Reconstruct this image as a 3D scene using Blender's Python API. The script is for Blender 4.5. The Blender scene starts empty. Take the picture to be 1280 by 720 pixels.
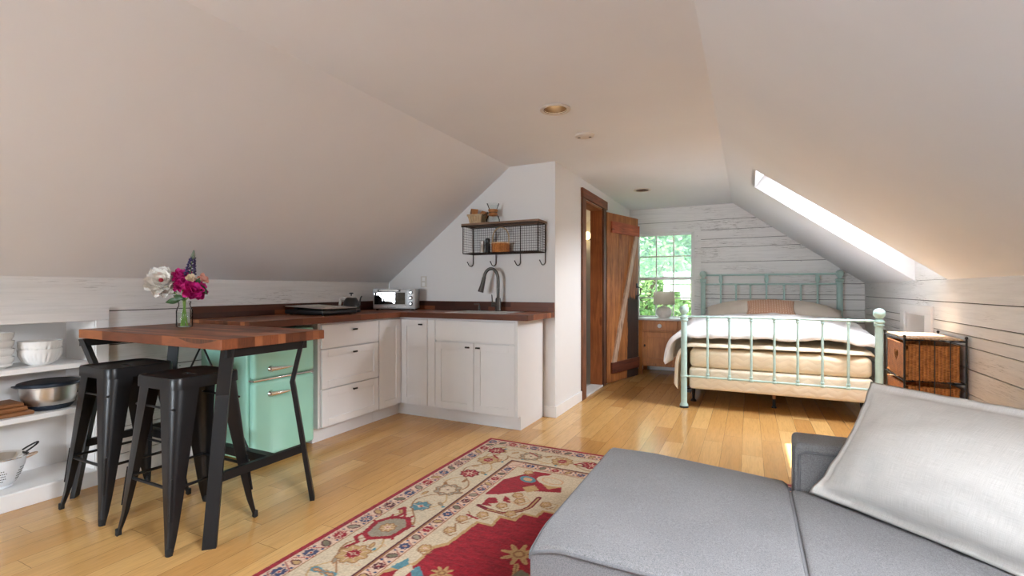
import bpy, bmesh, math, random
import numpy as np
from mathutils import Vector, Matrix, Quaternion, noise as mnoise
R = math.radians
PI = math.pi
random.seed(7)
sc = bpy.context.scene
COL = sc.collection

# ------------------------------------------------------------------ materials
def new_mat(name):
    m = bpy.data.materials.new(name); m.use_nodes = True
    t = m.node_tree
    return m, t, t.nodes['Principled BSDF']

def srgb(r, g, b):
    f = lambda c: (c/255/12.92) if c/255 <= .04045 else ((c/255+.055)/1.055)**2.4
    return (f(r), f(g), f(b), 1)

class NT:
    """small helper for writing node graphs"""
    def __init__(s, t): s.t = t
    def n(s, typ, **kw):
        nd = s.t.nodes.new(typ)
        for k, v in kw.items(): setattr(nd, k, v)
        return nd
    def link(s, a, b): s.t.links.new(a, b)
    def put(s, sock, v):
        if hasattr(v, 'is_linked') or isinstance(v, bpy.types.NodeSocket): s.link(v, sock)
        else: sock.default_value = v
    def math(s, op, a, b=0.0, c=None):
        nd = s.n('ShaderNodeMath', operation=op)
        s.put(nd.inputs[0], a); s.put(nd.inputs[1], b)
        if c is not None: s.put(nd.inputs[2], c)
        return nd.outputs[0]
    def mix(s, f, a, b, blend='MIX'):
        nd = s.n('ShaderNodeMix', data_type='RGBA', blend_type=blend)
        s.put(nd.inputs[0], f); s.put(nd.inputs[6], a); s.put(nd.inputs[7], b)
        return nd.outputs[2]
    def ramp(s, f, stops, interp='LINEAR'):
        nd = s.n('ShaderNodeValToRGB'); nd.color_ramp.interpolation = interp
        el = nd.color_ramp.elements
        while len(el) > 1: el.remove(el[-1])
        el[0].position, el[0].color = stops[0]
        for p, c in stops[1:]:
            e = el.new(p); e.color = c
        s.put(nd.inputs[0], f)
        return nd.outputs[0]
    def coord(s, kind='Object'):
        return s.n('ShaderNodeTexCoord').outputs[kind]
    def sep(s, v):
        nd = s.n('ShaderNodeSeparateXYZ'); s.put(nd.inputs[0], v); return nd.outputs
    def comb(s, x, y, z):
        nd = s.n('ShaderNodeCombineXYZ')
        for i, q in enumerate((x, y, z)): s.put(nd.inputs[i], q)
        return nd.outputs[0]
    def noise(s, v, scale=5, detail=3, rough=.5, dist=0):
        nd = s.n('ShaderNodeTexNoise'); s.put(nd.inputs['Vector'], v)
        nd.inputs['Scale'].default_value = scale; nd.inputs['Detail'].default_value = detail
        nd.inputs['Roughness'].default_value = rough; nd.inputs['Distortion'].default_value = dist
        return nd.outputs[0]
    def white(s, v):
        nd = s.n('ShaderNodeTexWhiteNoise', noise_dimensions='3D'); s.put(nd.inputs['Vector'], v)
        return nd.outputs[0]
    def bump(s, h, strength=.3, dist=.01):
        nd = s.n('ShaderNodeBump'); nd.inputs['Strength'].default_value = strength
        nd.inputs['Distance'].default_value = dist; s.put(nd.inputs['Height'], h)
        return nd.outputs[0]

def plain(name, col, rough=.5, metal=0, var=0.0, vscale=8, bump=0, bscale=60, spec=.5, stretch=None):
    m, t, b = new_mat(name); N = NT(t)
    b.inputs['Base Color'].default_value = col; b.inputs['Roughness'].default_value = rough
    b.inputs['Metallic'].default_value = metal; b.inputs['Specular IOR Level'].default_value = spec
    c = N.coord()
    if stretch:
        mp = N.n('ShaderNodeMapping'); mp.inputs['Scale'].default_value = stretch; N.link(c, mp.inputs[0]); c = mp.outputs[0]
    nz = N.noise(c, vscale, 4)
    dark = tuple(x*(1-var) for x in col[:3])+(1,)
    light = tuple(min(1, x*(1+var)) for x in col[:3])+(1,)
    N.link(N.ramp(nz, [(.3, dark), (.7, light)]), b.inputs['Base Color'])
    if bump: N.link(N.bump(N.noise(c, bscale, 3), bump, .004), b.inputs['Normal'])
    return m

def wood_planks(name, width, length, stops, across='X', along='Y', rough=.3, gap=.0012, gapcol=(.03, .015, .008, 1),
                grain=.25, phase=0.0, world=False, third='Z', bumpy=.15, spec=.5):
    """boards of one width with random lengths and tones, grain and thin joints"""
    m, t, b = new_mat(name); N = NT(t)
    if world: pos = N.n('ShaderNodeNewGeometry').outputs['Position']
    else: pos = N.coord()
    o = N.sep(pos); ax = {'X': o[0], 'Y': o[1], 'Z': o[2]}
    u = N.math('DIVIDE', N.math('ADD', ax[across], phase), width)
    row = N.math('FLOOR', u); fu = N.math('FRACT', u)
    off = N.math('MULTIPLY', N.white(N.comb(row, 3.3, 1.7)), 7.0)
    v = N.math('ADD', N.math('DIVIDE', ax[along], length), off)
    colm = N.math('FLOOR', v); fv = N.math('FRACT', v)
    rnd = N.white(N.comb(row, colm, 5.1))
    base = N.ramp(rnd, stops)
    gv = N.comb(N.math('MULTIPLY', ax[across], 1/width*4.0), N.math('MULTIPLY', ax[along], 2.2), N.math('ADD', N.math('MULTIPLY', rnd, 40), N.math('MULTIPLY', ax[third], 8)))
    g = N.noise(gv, 2.2, 6, .6, 1.2)
    col = N.mix(grain, base, N.ramp(g, [(.25, (.25, .25, .25, 1)), (.55, (1, 1, 1, 1)), (.8, (1.25, 1.2, 1.15, 1))]), 'MULTIPLY')
    du = N.math('MULTIPLY', N.math('MINIMUM', fu, N.math('SUBTRACT', 1.0, fu)), width)
    dv = N.math('MULTIPLY', N.math('MINIMUM', fv, N.math('SUBTRACT', 1.0, fv)), length)
    isgap = N.math('LESS_THAN', N.math('MINIMUM', du, dv), gap)
    N.link(N.mix(N.math('MULTIPLY', isgap, .75), col, gapcol), b.inputs['Base Color'])
    b.inputs['Roughness'].default_value = rough; b.inputs['Specular IOR Level'].default_value = spec
    h = N.math('SUBTRACT', N.math('MULTIPLY', g, .25), isgap)
    N.link(N.bump(h, bumpy, .003), b.inputs['Normal'])
    return m

def painted_boards(name, axis, base=(.80, .79, .77, 1), wear=.55, lo=.42):
    """whitewashed old boards: brush streaks along the board, worn specks and nail holes"""
    m, t, b = new_mat(name); N = NT(t)
    o = N.sep(N.n('ShaderNodeNewGeometry').outputs['Position'])
    al = o[0] if axis == 'X' else o[1]
    ac = o[2]
    st = N.noise(N.comb(N.math('MULTIPLY', al, 1.3), N.math('MULTIPLY', ac, 28), 0.0), 1.6, 6, .65, .4)
    mask = N.noise(N.comb(N.math('MULTIPLY', al, .9), N.math('MULTIPLY', ac, 4.0), 4.2), 1.5, 3, .5)
    fine = N.noise(N.comb(N.math('MULTIPLY', al, 9), N.math('MULTIPLY', ac, 170), 2.2), 1.0, 5, .7)
    wornm = N.math('MULTIPLY', N.ramp(mask, [(lo, (0, 0, 0, 1)), (lo+.18, (1, 1, 1, 1))]), N.ramp(fine, [(.55, (0, 0, 0, 1)), (.62, (1, 1, 1, 1))]))
    col = N.ramp(st, [(.3, tuple(x*.90 for x in base[:3])+(1,)), (.55, base), (.75, tuple(min(1, x*1.05) for x in base[:3])+(1,))])
    col = N.mix(N.math('MULTIPLY', wornm, wear), col, (.16, .14, .12, 1))
    vo = N.n('ShaderNodeTexVoronoi'); N.put(vo.inputs['Vector'], N.comb(N.math('MULTIPLY', al, 5), N.math('MULTIPLY', ac, 9), .5)); vo.inputs['Scale'].default_value = 1
    nail = N.math('LESS_THAN', vo.outputs['Distance'], .035)
    col = N.mix(N.math('MULTIPLY', nail, .7), col, (.07, .06, .05, 1))
    N.link(col, b.inputs['Base Color']); b.inputs['Roughness'].default_value = .55
    N.link(N.bump(N.math('ADD', st, N.math('MULTIPLY', wornm, -.6)), .35, .004), b.inputs['Normal'])
    return m

def barn_wood(name, c1, c2, axis='Z', scale=1.0, rough=.65, stain=False):
    m, t, b = new_mat(name); N = NT(t)
    o = N.sep(N.coord())
    k = {'X': (2, 30, 30), 'Y': (30, 2, 30), 'Z': (30, 30, 2)}[axis]
    v = N.comb(*[N.math('MULTIPLY', o[i], k[i]*scale) for i in range(3)])
    g = N.noise(v, 1.0, 7, .65, 1.6)
    big = N.noise(N.coord(), 5, 3)
    mid = tuple((a+b2)/2 for a, b2 in zip(c1, c2))
    col = N.ramp(g, [(.3, c1), (.5, mid), (.7, c2)])
    col = N.mix(.45, col, N.ramp(big, [(.3, (.45, .42, .4, 1)), (.65, (1.1, 1.1, 1.1, 1))]), 'MULTIPLY')
    vo = N.n('ShaderNodeTexVoronoi'); vo.inputs['Scale'].default_value = 1
    N.put(vo.inputs['Vector'], N.comb(*[N.math('MULTIPLY', o[i], (2.2 if 'XYZ'[i] == axis else 7.0)) for i in range(3)]))
    kn = N.ramp(vo.outputs['Distance'], [(.0, (.35, .28, .24, 1)), (.10, (.55, .45, .40, 1)), (.15, (1, 1, 1, 1)), (.22, (.86, .82, .8, 1)), (.28, (1, 1, 1, 1))])
    col = N.mix(.8, col, kn, 'MULTIPLY')
    if stain:   # an old patch of black paint on the free side of the door, ragged along its top
        edge = N.noise(N.comb(N.math('MULTIPLY', o[0], 22), 0.0, N.math('MULTIPLY', o[2], 3)), 1.0, 4, .6)
        inx = N.math('GREATER_THAN', o[0], N.math('ADD', .44, N.math('MULTIPLY', edge, .10)))
        top = N.math('LESS_THAN', o[2], N.math('ADD', .72, N.math('MULTIPLY', edge, .62)))
        col = N.mix(N.math('MULTIPLY', N.math('MULTIPLY', inx, top), .92), col, (.012, .011, .012, 1))
    N.link(col, b.inputs['Base Color']); b.inputs['Roughness'].default_value = rough
    N.link(N.bump(g, .4, .004), b.inputs['Normal'])
    return m

def fabric(name, c1, c2, scale=900, rough=.95, bump=.25, weave=True, vscale=60):
    m, t, b = new_mat(name); N = NT(t)
    c = N.coord()
    n1 = N.noise(c, scale*.35, 2, .6); n2 = N.noise(c, vscale, 3, .6); n3 = N.noise(c, 4, 3)
    f = N.math('ADD', N.math('MULTIPLY', n1, .6), N.math('ADD', N.math('MULTIPLY', n2, .28), N.math('MULTIPLY', n3, .12)))
    N.link(N.ramp(f, [(.36, c1), (.64, c2)]), b.inputs['Base Color'])
    b.inputs['Roughness'].default_value = rough; b.inputs['Specular IOR Level'].default_value = .15
    b.inputs['Sheen Weight'].default_value = .15
    N.link(N.bump(n1, bump, .002), b.inputs['Normal'])
    return m

def linen(name, c1, c2):
    m, t, b = new_mat(name); N = NT(t)
    o = N.sep(N.coord('UV'))
    a = N.noise(N.comb(N.math('MULTIPLY', o[0], 420), N.math('MULTIPLY', o[1], 12), 0.), 1, 3, .6)
    c = N.noise(N.comb(N.math('MULTIPLY', o[0], 12), N.math('MULTIPLY', o[1], 420), 3.), 1, 3, .6)
    f = N.math('MULTIPLY', N.math('ADD', a, c), .5)
    N.link(N.ramp(f, [(.36, c1), (.62, c2)]), b.inputs['Base Color'])
    b.inputs['Roughness'].default_value = .95; b.inputs['Specular IOR Level'].default_value = .1
    N.link(N.bump(f, .35, .0015), b.inputs['Normal'])
    return m

def quilted(name, col):
    m, t, b = new_mat(name); N = NT(t)
    o = N.sep(N.n('ShaderNodeNewGeometry').outputs['Position'])
    al = N.math('ADD', o[0], o[1])
    tri = N.math('ABSOLUTE', N.math('SUBTRACT', N.math('FRACT', N.math('MULTIPLY', al, 7.0)), .5))
    w = N.math('SINE', N.math('MULTIPLY', N.math('ADD', o[2], N.math('MULTIPLY', tri, .075)), 2*PI/.055))
    b.inputs['Roughness'].default_value = .8; b.inputs['Specular IOR Level'].default_value = .2
    N.link(N.mix(N.math('MULTIPLY', N.math('GREATER_THAN', w, .93), .25), col, tuple(x*.75 for x in col[:3])+(1,)), b.inputs['Base Color'])
    N.link(N.bump(N.math('POWER', N.math('ABSOLUTE', N.math('MULTIPLY', N.math('SUBTRACT', 1.0, w), .5)), .5), .16, .008), b.inputs['Normal'])
    return m

def wicker(name, c1, c2):
    m, t, b = new_mat(name); N = NT(t)
    o = N.sep(N.coord())
    al = N.math('ADD', o[0], o[1])
    u = N.math('MULTIPLY', al, 55.0); v = N.math('MULTIPLY', o[2], 210.0)
    par = N.math('MULTIPLY', N.math('FLOOR', u), PI)
    w = N.math('SINE', N.math('ADD', N.math('MULTIPLY', v, PI), par))
    rib = N.math('SINE', N.math('MULTIPLY', u, 2*PI))
    nz = N.noise(N.coord(), 40, 3)
    f = N.math('ADD', N.math('MULTIPLY', w, .14), N.math('ADD', N.math('MULTIPLY', rib, .10), nz))
    N.link(N.ramp(f, [(.2, c1), (.5, tuple((a+b2)/2 for a, b2 in zip(c1, c2))), (.8, c2)]), b.inputs['Base Color'])
    b.inputs['Roughness'].default_value = .5
    N.link(N.bump(N.math('ADD', w, rib), .5, .004), b.inputs['Normal'])
    return m

def glassmat(name, tint=(1, 1, 1, 1), rough=0.0, ior=1.45):
    m, t, b = new_mat(name)
    b.inputs['Base Color'].default_value = tint; b.inputs['Roughness'].default_value = rough
    b.inputs['Transmission Weight'].default_value = 1; b.inputs['IOR'].default_value = ior
    return m

def pane(name, tint=(.96, .98, 1, 1), ior=1.45):
    """thin window pane: mostly clear with a mirror coat"""
    m, t, b = new_mat(name); N = NT(t)
    t.nodes.remove(b)
    tr = N.n('ShaderNodeBsdfTransparent'); tr.inputs[0].default_value = tint
    gl = N.n('ShaderNodeBsdfGlossy'); gl.inputs['Roughness'].default_value = .02
    fr = N.n('ShaderNodeFresnel'); fr.inputs[0].default_value = ior
    mx = N.n('ShaderNodeMixShader'); N.link(fr.outputs[0], mx.inputs[0]); N.link(tr.outputs[0], mx.inputs[1]); N.link(gl.outputs[0], mx.inputs[2])
    N.link(mx.outputs[0], t.nodes['Material Output'].inputs[0])
    return m

def emis(name, col, s):
    m, t, b = new_mat(name)
    b.inputs['Base Color'].default_value = col
    b.inputs['Emission Color'].default_value = col; b.inputs['Emission Strength'].default_value = s
    return m

def leafy(name, c1, c2, trans=.4):
    m, t, b = new_mat(name); N = NT(t)
    col = N.ramp(N.noise(N.coord(), 2.3, 3), [(.3, c1), (.7, c2)])
    N.link(col, b.inputs['Base Color']); b.inputs['Roughness'].default_value = .5
    tl = N.n('ShaderNodeBsdfTranslucent'); N.link(col, tl.inputs[0])
    mx = N.n('ShaderNodeMixShader'); mx.inputs[0].default_value = trans
    N.link(b.outputs[0], mx.inputs[1]); N.link(tl.outputs[0], mx.inputs[2])
    N.link(mx.outputs[0], t.nodes['Material Output'].inputs[0])
    return m

M = {}
M['plaster'] = plain('painted plaster', (.785, .795, .815, 1), .75, var=.015, vscale=2, bump=.05, bscale=14, spec=.2)
M['wall'] = plain('white wall paint', (.74, .73, .72, 1), .7, var=.012, vscale=2, bump=.04, bscale=20, spec=.25)
M['boards_x'] = painted_boards('whitewashed boards along the gable', 'X', (.83, .82, .81, 1), .85, .45)
M['boards_y'] = painted_boards('whitewashed boards along the room', 'Y', (.76, .755, .745, 1), .65, .50)
M['gapdark'] = plain('dark board gap', (.05, .045, .04, 1), .9)
M['trimwhite'] = plain('white trim paint', (.80, .785, .77, 1), .45, var=.03, vscale=6, bump=.06)
M['cabinet'] = plain('white cabinet paint', (.74, .735, .735, 1), .4, var=.01)
M['floor'] = wood_planks('maple floor boards', .128, 1.05, [(0, srgb(185, 136, 79)), (.35, srgb(197, 150, 90)), (.7, srgb(206, 161, 100)), (1, srgb(214, 171, 110))],
                         rough=.18, gap=.0011, gapcol=(.10, .05, .022, 1), grain=.30, phase=.171, world=True, bumpy=.10)
BUT = [(0, srgb(88, 48, 30)), (.3, srgb(116, 65, 40)), (.65, srgb(140, 81, 50)), (1, srgb(168, 106, 68))]
M['butcher_y'] = wood_planks('oiled butcher block along the room', .042, .55, BUT, 'X', 'Y', .42, .0004, grain=.45, third='Z', bumpy=.04, spec=.35)
M['butcher_x'] = wood_planks('oiled butcher block across the room', .042, .55, BUT, 'Y', 'X', .42, .0004, grain=.45, bumpy=.04, spec=.35)
M['butcher_z'] = wood_planks('oiled wood upstand', .042, .6, [(0, srgb(58, 26, 16)), (.5, srgb(86, 42, 24)), (1, srgb(128, 70, 40))], 'Z', 'Y', .35, .0004, grain=.5, third='X', bumpy=.04)
M['butcher_zx'] = wood_planks('oiled wood rear upstand', .042, .6, [(0, srgb(58, 26, 16)), (.5, srgb(86, 42, 24)), (1, srgb(128, 70, 40))], 'Z', 'X', .35, .0004, grain=.5, third='Y', bumpy=.04)
M['door'] = barn_wood('old pine door', srgb(112, 60, 26), srgb(196, 128, 70), 'Z', stain=True)
M['doordark'] = barn_wood('dark old wood', srgb(52, 30, 20), srgb(108, 64, 38), 'Z')
M['casing'] = barn_wood('brown rough casing', srgb(74, 44, 30), srgb(138, 88, 58), 'Z')
M['casing_h'] = barn_wood('brown rough head casing', srgb(84, 44, 28), srgb(146, 84, 52), 'Y')
M['jamb'] = barn_wood('warm pine jamb', srgb(128, 68, 30), srgb(188, 112, 58), 'Z')
M['batten'] = barn_wood('reddish batten', srgb(138, 62, 36), srgb(190, 100, 62), 'X')
M['batten2'] = barn_wood('dark batten', srgb(70, 32, 20), srgb(118, 60, 36), 'X')
M['brace'] = barn_wood('weathered grey brace', srgb(160, 128, 104), srgb(216, 188, 162), 'Z')
M['pine'] = barn_wood('honey pine', srgb(160, 94, 42), srgb(206, 138, 74), 'Z', .6, .45)
M['boardwood'] = barn_wood('cutting board wood', srgb(120, 74, 40), srgb(166, 112, 68), 'Y', 1, .5)
M['shelfwood'] = barn_wood('greyed shelf wood', srgb(110, 84, 64), srgb(160, 130, 104), 'X', 1, .6)
M['blackmetal'] = plain('black powder coated metal', (.007, .007, .008, 1), .42, var=.1, spec=.35)
M['stool'] = plain('black stool paint', (.006, .006, .007, 1), .34, var=.1, spec=.4)
M['rubber'] = plain('black rubber', (.008, .008, .008, 1), .8)
M['wire'] = plain('dark bronze wire', (.035, .022, .016, 1), .45, metal=.6)
M['iron'] = plain('wrought iron', (.04, .037, .034, 1), .5, metal=.7)
M['mint'] = plain('mint enamel', srgb(160, 216, 196), .16, var=.01, spec=.6)
M['chrome'] = plain('chrome', (.8, .78, .75, 1), .12, metal=1)
M['steel'] = plain('brushed steel', (.62, .60, .57, 1), .34, metal=1, var=.05)
M['ovensteel'] = plain('satin silver', (.55, .55, .55, 1), .5, metal=.75, var=.03)
M['faucet'] = plain('gunmetal', (.10, .095, .09, 1), .33, metal=.85)
M['knob'] = plain('oil rubbed knob', (.018, .014, .012, 1), .4, metal=.4)
M['black'] = plain('black plastic', (.01, .01, .011, 1), .3)
M['white_china'] = plain('white china', (.80, .79, .77, 1), .2)
M['enamel'] = plain('white enamel', (.78, .80, .83, 1), .25)
M['navy'] = plain('navy lid plastic', (.012, .02, .035, 1), .35)
M['glass'] = pane('clear glass', (.965, .98, .975, 1), 1.16)
M['water'] = pane('water', (.94, .97, .945, 1), 1.05)
M['pane'] = pane('window pane', (.90, .90, .90, 1))
M['pane_haze'] = pane('hazy upper window pane', (.84, .88, .89, 1))
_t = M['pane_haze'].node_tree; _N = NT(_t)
_tl = _N.n('ShaderNodeBsdfTranslucent'); _tl.inputs[0].default_value = (.70, .86, .86, 1)  # pale cyan translucence mixed into the upper pane
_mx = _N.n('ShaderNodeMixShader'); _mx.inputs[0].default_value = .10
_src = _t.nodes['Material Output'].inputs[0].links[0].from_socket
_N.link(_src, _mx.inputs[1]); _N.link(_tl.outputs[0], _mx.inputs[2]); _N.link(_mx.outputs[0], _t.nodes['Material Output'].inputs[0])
M['ovenglass'] = pane('oven door glass', (.30, .30, .30, 1), 2.2)
M['bed'] = plain('pale green iron paint', srgb(174, 203, 197), .42, var=.03, vscale=30, bump=.08, bscale=70)
M['cream'] = quilted('cream quilted ticking', (.82, .71, .53, 1))
M['cream2'] = quilted('pale quilted ticking', (.82, .73, .58, 1))
M['duvet'] = plain('white cotton', (.86, .845, .85, 1), .9, var=.02, vscale=5, bump=.12, bscale=25, spec=.1)
M['blanket'] = plain('cream blanket', (.84, .74, .58, 1), .95, var=.03, vscale=8, bump=.2, bscale=60, spec=.1)
M['beige'] = plain('oatmeal cotton', (.68, .61, .53, 1), .95, var=.03, vscale=10, bump=.12, bscale=200, spec=.1)
M['marble'] = plain('pale marble', (.62, .61, .60, 1), .3, var=.12, vscale=9)
M['ceramic'] = plain('textured white ceramic', (.72, .68, .64, 1), .55, var=.06, vscale=40, bump=.6, bscale=120)
M['shade'] = leafy('grey linen shade', srgb(226, 219, 208), srgb(238, 232, 222), .6)
M['sofa'] = fabric('grey wool blend', srgb(88, 87, 88), srgb(134, 133, 134), 1400, vscale=200)
M['sofaseam'] = fabric('grey piping', srgb(88, 88, 90), srgb(114, 114, 116), 1400, vscale=160)
M['pillow'] = linen('natural linen', srgb(202, 199, 194), srgb(222, 219, 215))
M['wicker'] = wicker('honey wicker', srgb(140, 76, 28), srgb(212, 138, 68))
M['wickerlid'] = wicker('pale wicker', srgb(196, 150, 108), srgb(236, 206, 170))
M['splint'] = plain('pale wood splint', srgb(186, 160, 124), .7, var=.12, vscale=30)
M['collar'] = barn_wood('wooden collar', srgb(150, 92, 44), srgb(196, 136, 82), 'Z', 1, .45)
M['leather'] = plain('dark leather tie', (.03, .02, .015, 1), .6)
M['stem'] = plain('green stem', srgb(112, 150, 58), .5, var=.15)
M['leaf'] = plain('dark green leaf', srgb(52, 84, 44), .45, var=.25, vscale=30)
M['petal_white'] = plain('white petal', (.90, .87, .82, 1), .7, var=.04)
M['petal_pink'] = plain('magenta petal', srgb(214, 40, 140), .6, var=.18, vscale=40)
M['petal_blush'] = plain('blush petal', srgb(238, 186, 172), .7, var=.08, vscale=40)
M['petal_cream'] = plain('cream petal', srgb(240, 224, 200), .7, var=.06, vscale=40)
M['lupin'] = plain('violet floret', srgb(58, 46, 92), .6, var=.3, vscale=60)
M['lupintip'] = plain('grey green bud', srgb(110, 120, 100), .7, var=.2, vscale=60)
M['crimson'] = plain('crimson heart', srgb(150, 20, 40), .7)
M['bark'] = plain('bark', (.09, .065, .045, 1), .9, var=.3, vscale=20, bump=.4)
M['foliage'] = leafy('bright summer leaves', srgb(74, 108, 58), srgb(128, 154, 96), .4)
M['foliage2'] = leafy('deep summer leaves', srgb(58, 92, 56), srgb(104, 134, 84), .35)
M['lawn'] = plain('lawn', srgb(96, 140, 62), .9, var=.25, vscale=3)
M['asphalt'] = plain('roof felt', (.06, .06, .06, 1), .9)
M['bathfloor'] = plain('pale bathroom floor', (.55, .54, .53, 1), .4, var=.04)
M['bulb_warm'] = emis('warm lamp glow', (1, .70, .32, 1), 5)
M['bulb_dim'] = emis('recessed lamp glow', (1, .84, .55, 1), 9)
M['cone'] = plain('bronze reflector cone', (.10, .055, .026, 1), .4, metal=.3)
M['outlet'] = plain('almond plastic', (.62, .58, .53, 1), .4)
M['detector'] = plain('cream plastic', (.66, .60, .54, 1), .5)
M['dial'] = plain('dial face', (.75, .74, .72, 1), .25, metal=.6)

# ------------------------------------------------------------------ geometry helper
class G:
    def __init__(s): s.bm = bmesh.new()
    def box(s, x0, x1, y0, y1, z0, z1, bev=0, seg=2, rot=None, piv=None):
        r = bmesh.ops.create_cube(s.bm, size=1, matrix=Matrix.Translation(((x0+x1)/2, (y0+y1)/2, (z0+z1)/2)) @ Matrix.Diagonal((abs(x1-x0), abs(y1-y0), abs(z1-z0), 1)))
        vs = r['verts']
        if bev:
            es = list({e for v in vs for e in v.link_edges})
            q = bmesh.ops.bevel(s.bm, geom=es, offset=bev, segments=seg, affect='EDGES', profile=.5)
            vs = list({v for f in q['faces'] for v in f.verts} | {v for v in vs if v.is_valid})
        if rot is not None:
            piv = Vector(piv if piv is not None else ((x0+x1)/2, (y0+y1)/2, (z0+z1)/2))
            bmesh.ops.transform(s.bm, matrix=Matrix.Translation(piv) @ rot @ Matrix.Translation(-piv), verts=vs)
        return s
    def bar(s, p0, p1, w, h, up=(0, 0, 1), bev=0):
        """rectangular bar from p0 to p1"""
        p0 = Vector(p0); p1 = Vector(p1); d = (p1-p0); L = d.length; d.normalize()
        up = Vector(up); x = d.cross(up)
        if x.length < 1e-4: x = d.cross(Vector((1, 0, 0)))
        x.normalize(); y = x.cross(d).normalized()
        mt = Matrix((x, d, y)).transposed().to_4x4()
        r = bmesh.ops.create_cube(s.bm, size=1, matrix=Matrix.Translation((p0+p1)/2) @ mt @ Matrix.Diagonal((w, L, h, 1)))
        if bev:
            es = list({e for v in r['verts'] for e in v.link_edges})
            bmesh.ops.bevel(s.bm, geom=es, offset=bev, segments=2, affect='EDGES', profile=.5)
        return s
    def rings(s, rings, closed_ring=True, caps=True, loop=False):
        vr = [[s.bm.verts.new(p) for p in r] for r in rings]
        n = len(vr[0])
        rng = range(n) if closed_ring else range(n-1)
        cnt = len(vr) if loop else len(vr)-1
        for i in range(cnt):
            a, b = vr[i], vr[(i+1) % len(vr)]
            for k in rng:
                j = (k+1) % n
                try: s.bm.faces.new((a[k], a[j], b[j], b[k]))
                except ValueError: pass
        if caps and closed_ring and not loop:
            try:
                s.bm.faces.new(list(reversed(vr[0]))); s.bm.faces.new(vr[-1])
            except ValueError: pass
        return s
    def tube(s, pts, r, n=8, closed=False, caps=True, flat=1.0):
        pts = [Vector(p) for p in pts]; m = len(pts)
        rs = r if isinstance(r, (list, tuple)) else [r]*m
        prev = None; rings = []
        for i, p in enumerate(pts):
            if closed: d = pts[(i+1) % m]-pts[i-1]
            else: d = pts[min(i+1, m-1)]-pts[max(i-1, 0)]
            if d.length < 1e-9: d = Vector((0, 0, 1))
            d.normalize()
            if prev is None:
                a = Vector((0, 0, 1)) if abs(d.z) < .9 else Vector((1, 0, 0))
                x = d.cross(a).normalized()
            else:
                x = prev-d*prev.dot(d)
                if x.length < 1e-6: x = d.orthogonal()
                x.normalize()
            y = d.cross(x); prev = x
            rings.append([p+(x*math.cos(2*PI*k/n)+y*math.sin(2*PI*k/n)*flat)*rs[i] for k in range(n)])
        return s.rings(rings, True, caps, closed)
    def cyl(s, p0, p1, r0, r1=None, n=20): return s.tube([p0, p1], [r0, r0 if r1 is None else r1], n)
    def lathe(s, prof, c=(0, 0, 0), n=32, axis=None, flute=None):
        """revolve (r, z) pairs; axis: direction of the profile's z"""
        q = Vector((0, 0, 1)).rotation_difference(Vector(axis)) if axis else Quaternion()
        c = Vector(c); rings = []
        for i, (r, z) in enumerate(prof):
            ring = []
            for k in range(n):
                a = 2*PI*k/n
                rr = max(r, 1e-5)
                if flute: rr *= 1+flute(i, a)
                ring.append(c+q @ Vector((rr*math.cos(a), rr*math.sin(a), z)))
            rings.append(ring)
        shut = abs(prof[0][0]-prof[-1][0]) < 1e-6 and abs(prof[0][1]-prof[-1][1]) < 1e-6
        return s.rings(rings, True, not shut)
    def ball(s, c, r, n=16, m=10):
        r = (r, r, r) if isinstance(r, (int, float)) else r
        rings = []
        for i in range(m+1):
            t = PI*i/m; rr = max(math.sin(t), 1e-3)
            rings.append([(c[0]+r[0]*rr*math.cos(2*PI*k/n), c[1]+r[1]*rr*math.sin(2*PI*k/n), c[2]-r[2]*math.cos(t)) for k in range(n)])
        return s.rings(rings)
    def face(s, pts):
        s.bm.faces.new([s.bm.verts.new(p) for p in pts]); return s
    def prism(s, poly, vec):
        """extrude a planar polygon (3-D points) by vec"""
        vec = Vector(vec); a = [Vector(p) for p in poly]
        return s.rings([a, [p+vec for p in a]])
    def grid(s, f, nu, nv, close_u=False):
        vs = [[s.bm.verts.new(f(i/nu, j/nv)) for j in range(nv+1)] for i in range(nu+1)]
        for i in range(nu):
            for j in range(nv):
                s.bm.faces.new((vs[i][j], vs[i+1][j], vs[i+1][j+1], vs[i][j+1]))
        return s
    def obj(s, name, mat, parent=None, smooth=.7, world=True, normals=True, uv=None):
        bm = s.bm
        if normals: bmesh.ops.recalc_face_normals(bm, faces=bm.faces)
        me = bpy.data.meshes.new(name)
        o = bpy.data.objects.new(name, me)
        if parent is not None:
            if world: bmesh.ops.transform(bm, matrix=parent.matrix_basis.inverted(), verts=bm.verts) if parent.type == 'EMPTY' else bmesh.ops.transform(bm, matrix=WORLD(parent).inverted(), verts=bm.verts)
            o.parent = parent
        bm.to_mesh(me); bm.free()
        me.materials.append(mat)
        if smooth:
            me.shade_smooth()
            if smooth < 3: me.set_sharp_from_angle(angle=smooth)
        COL.objects.link(o)
        return o

def WORLD(o):
    m = o.matrix_basis.copy()
    while o.parent is not None:
        o = o.parent; m = o.matrix_basis @ m
    return m

def recenter(o):
    """put a lone mesh's origin at the middle of its base"""
    vs = [v.co for v in o.data.vertices]
    lo = Vector([min(v[i] for v in vs) for i in range(3)]); hi = Vector([max(v[i] for v in vs) for i in range(3)])
    c = Vector(((lo.x+hi.x)/2, (lo.y+hi.y)/2, lo.z))
    o.data.transform(Matrix.Translation(-c)); o.location = c
    return o

def tag(o, label, cat, group=None):
    o['label'] = label; o['category'] = cat
    if group: o['group'] = group
    return o

def single(g, name, mat, label, cat, group=None, **kw):
    return tag(recenter(g.obj(name, mat, **kw)), label, cat, group)

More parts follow.
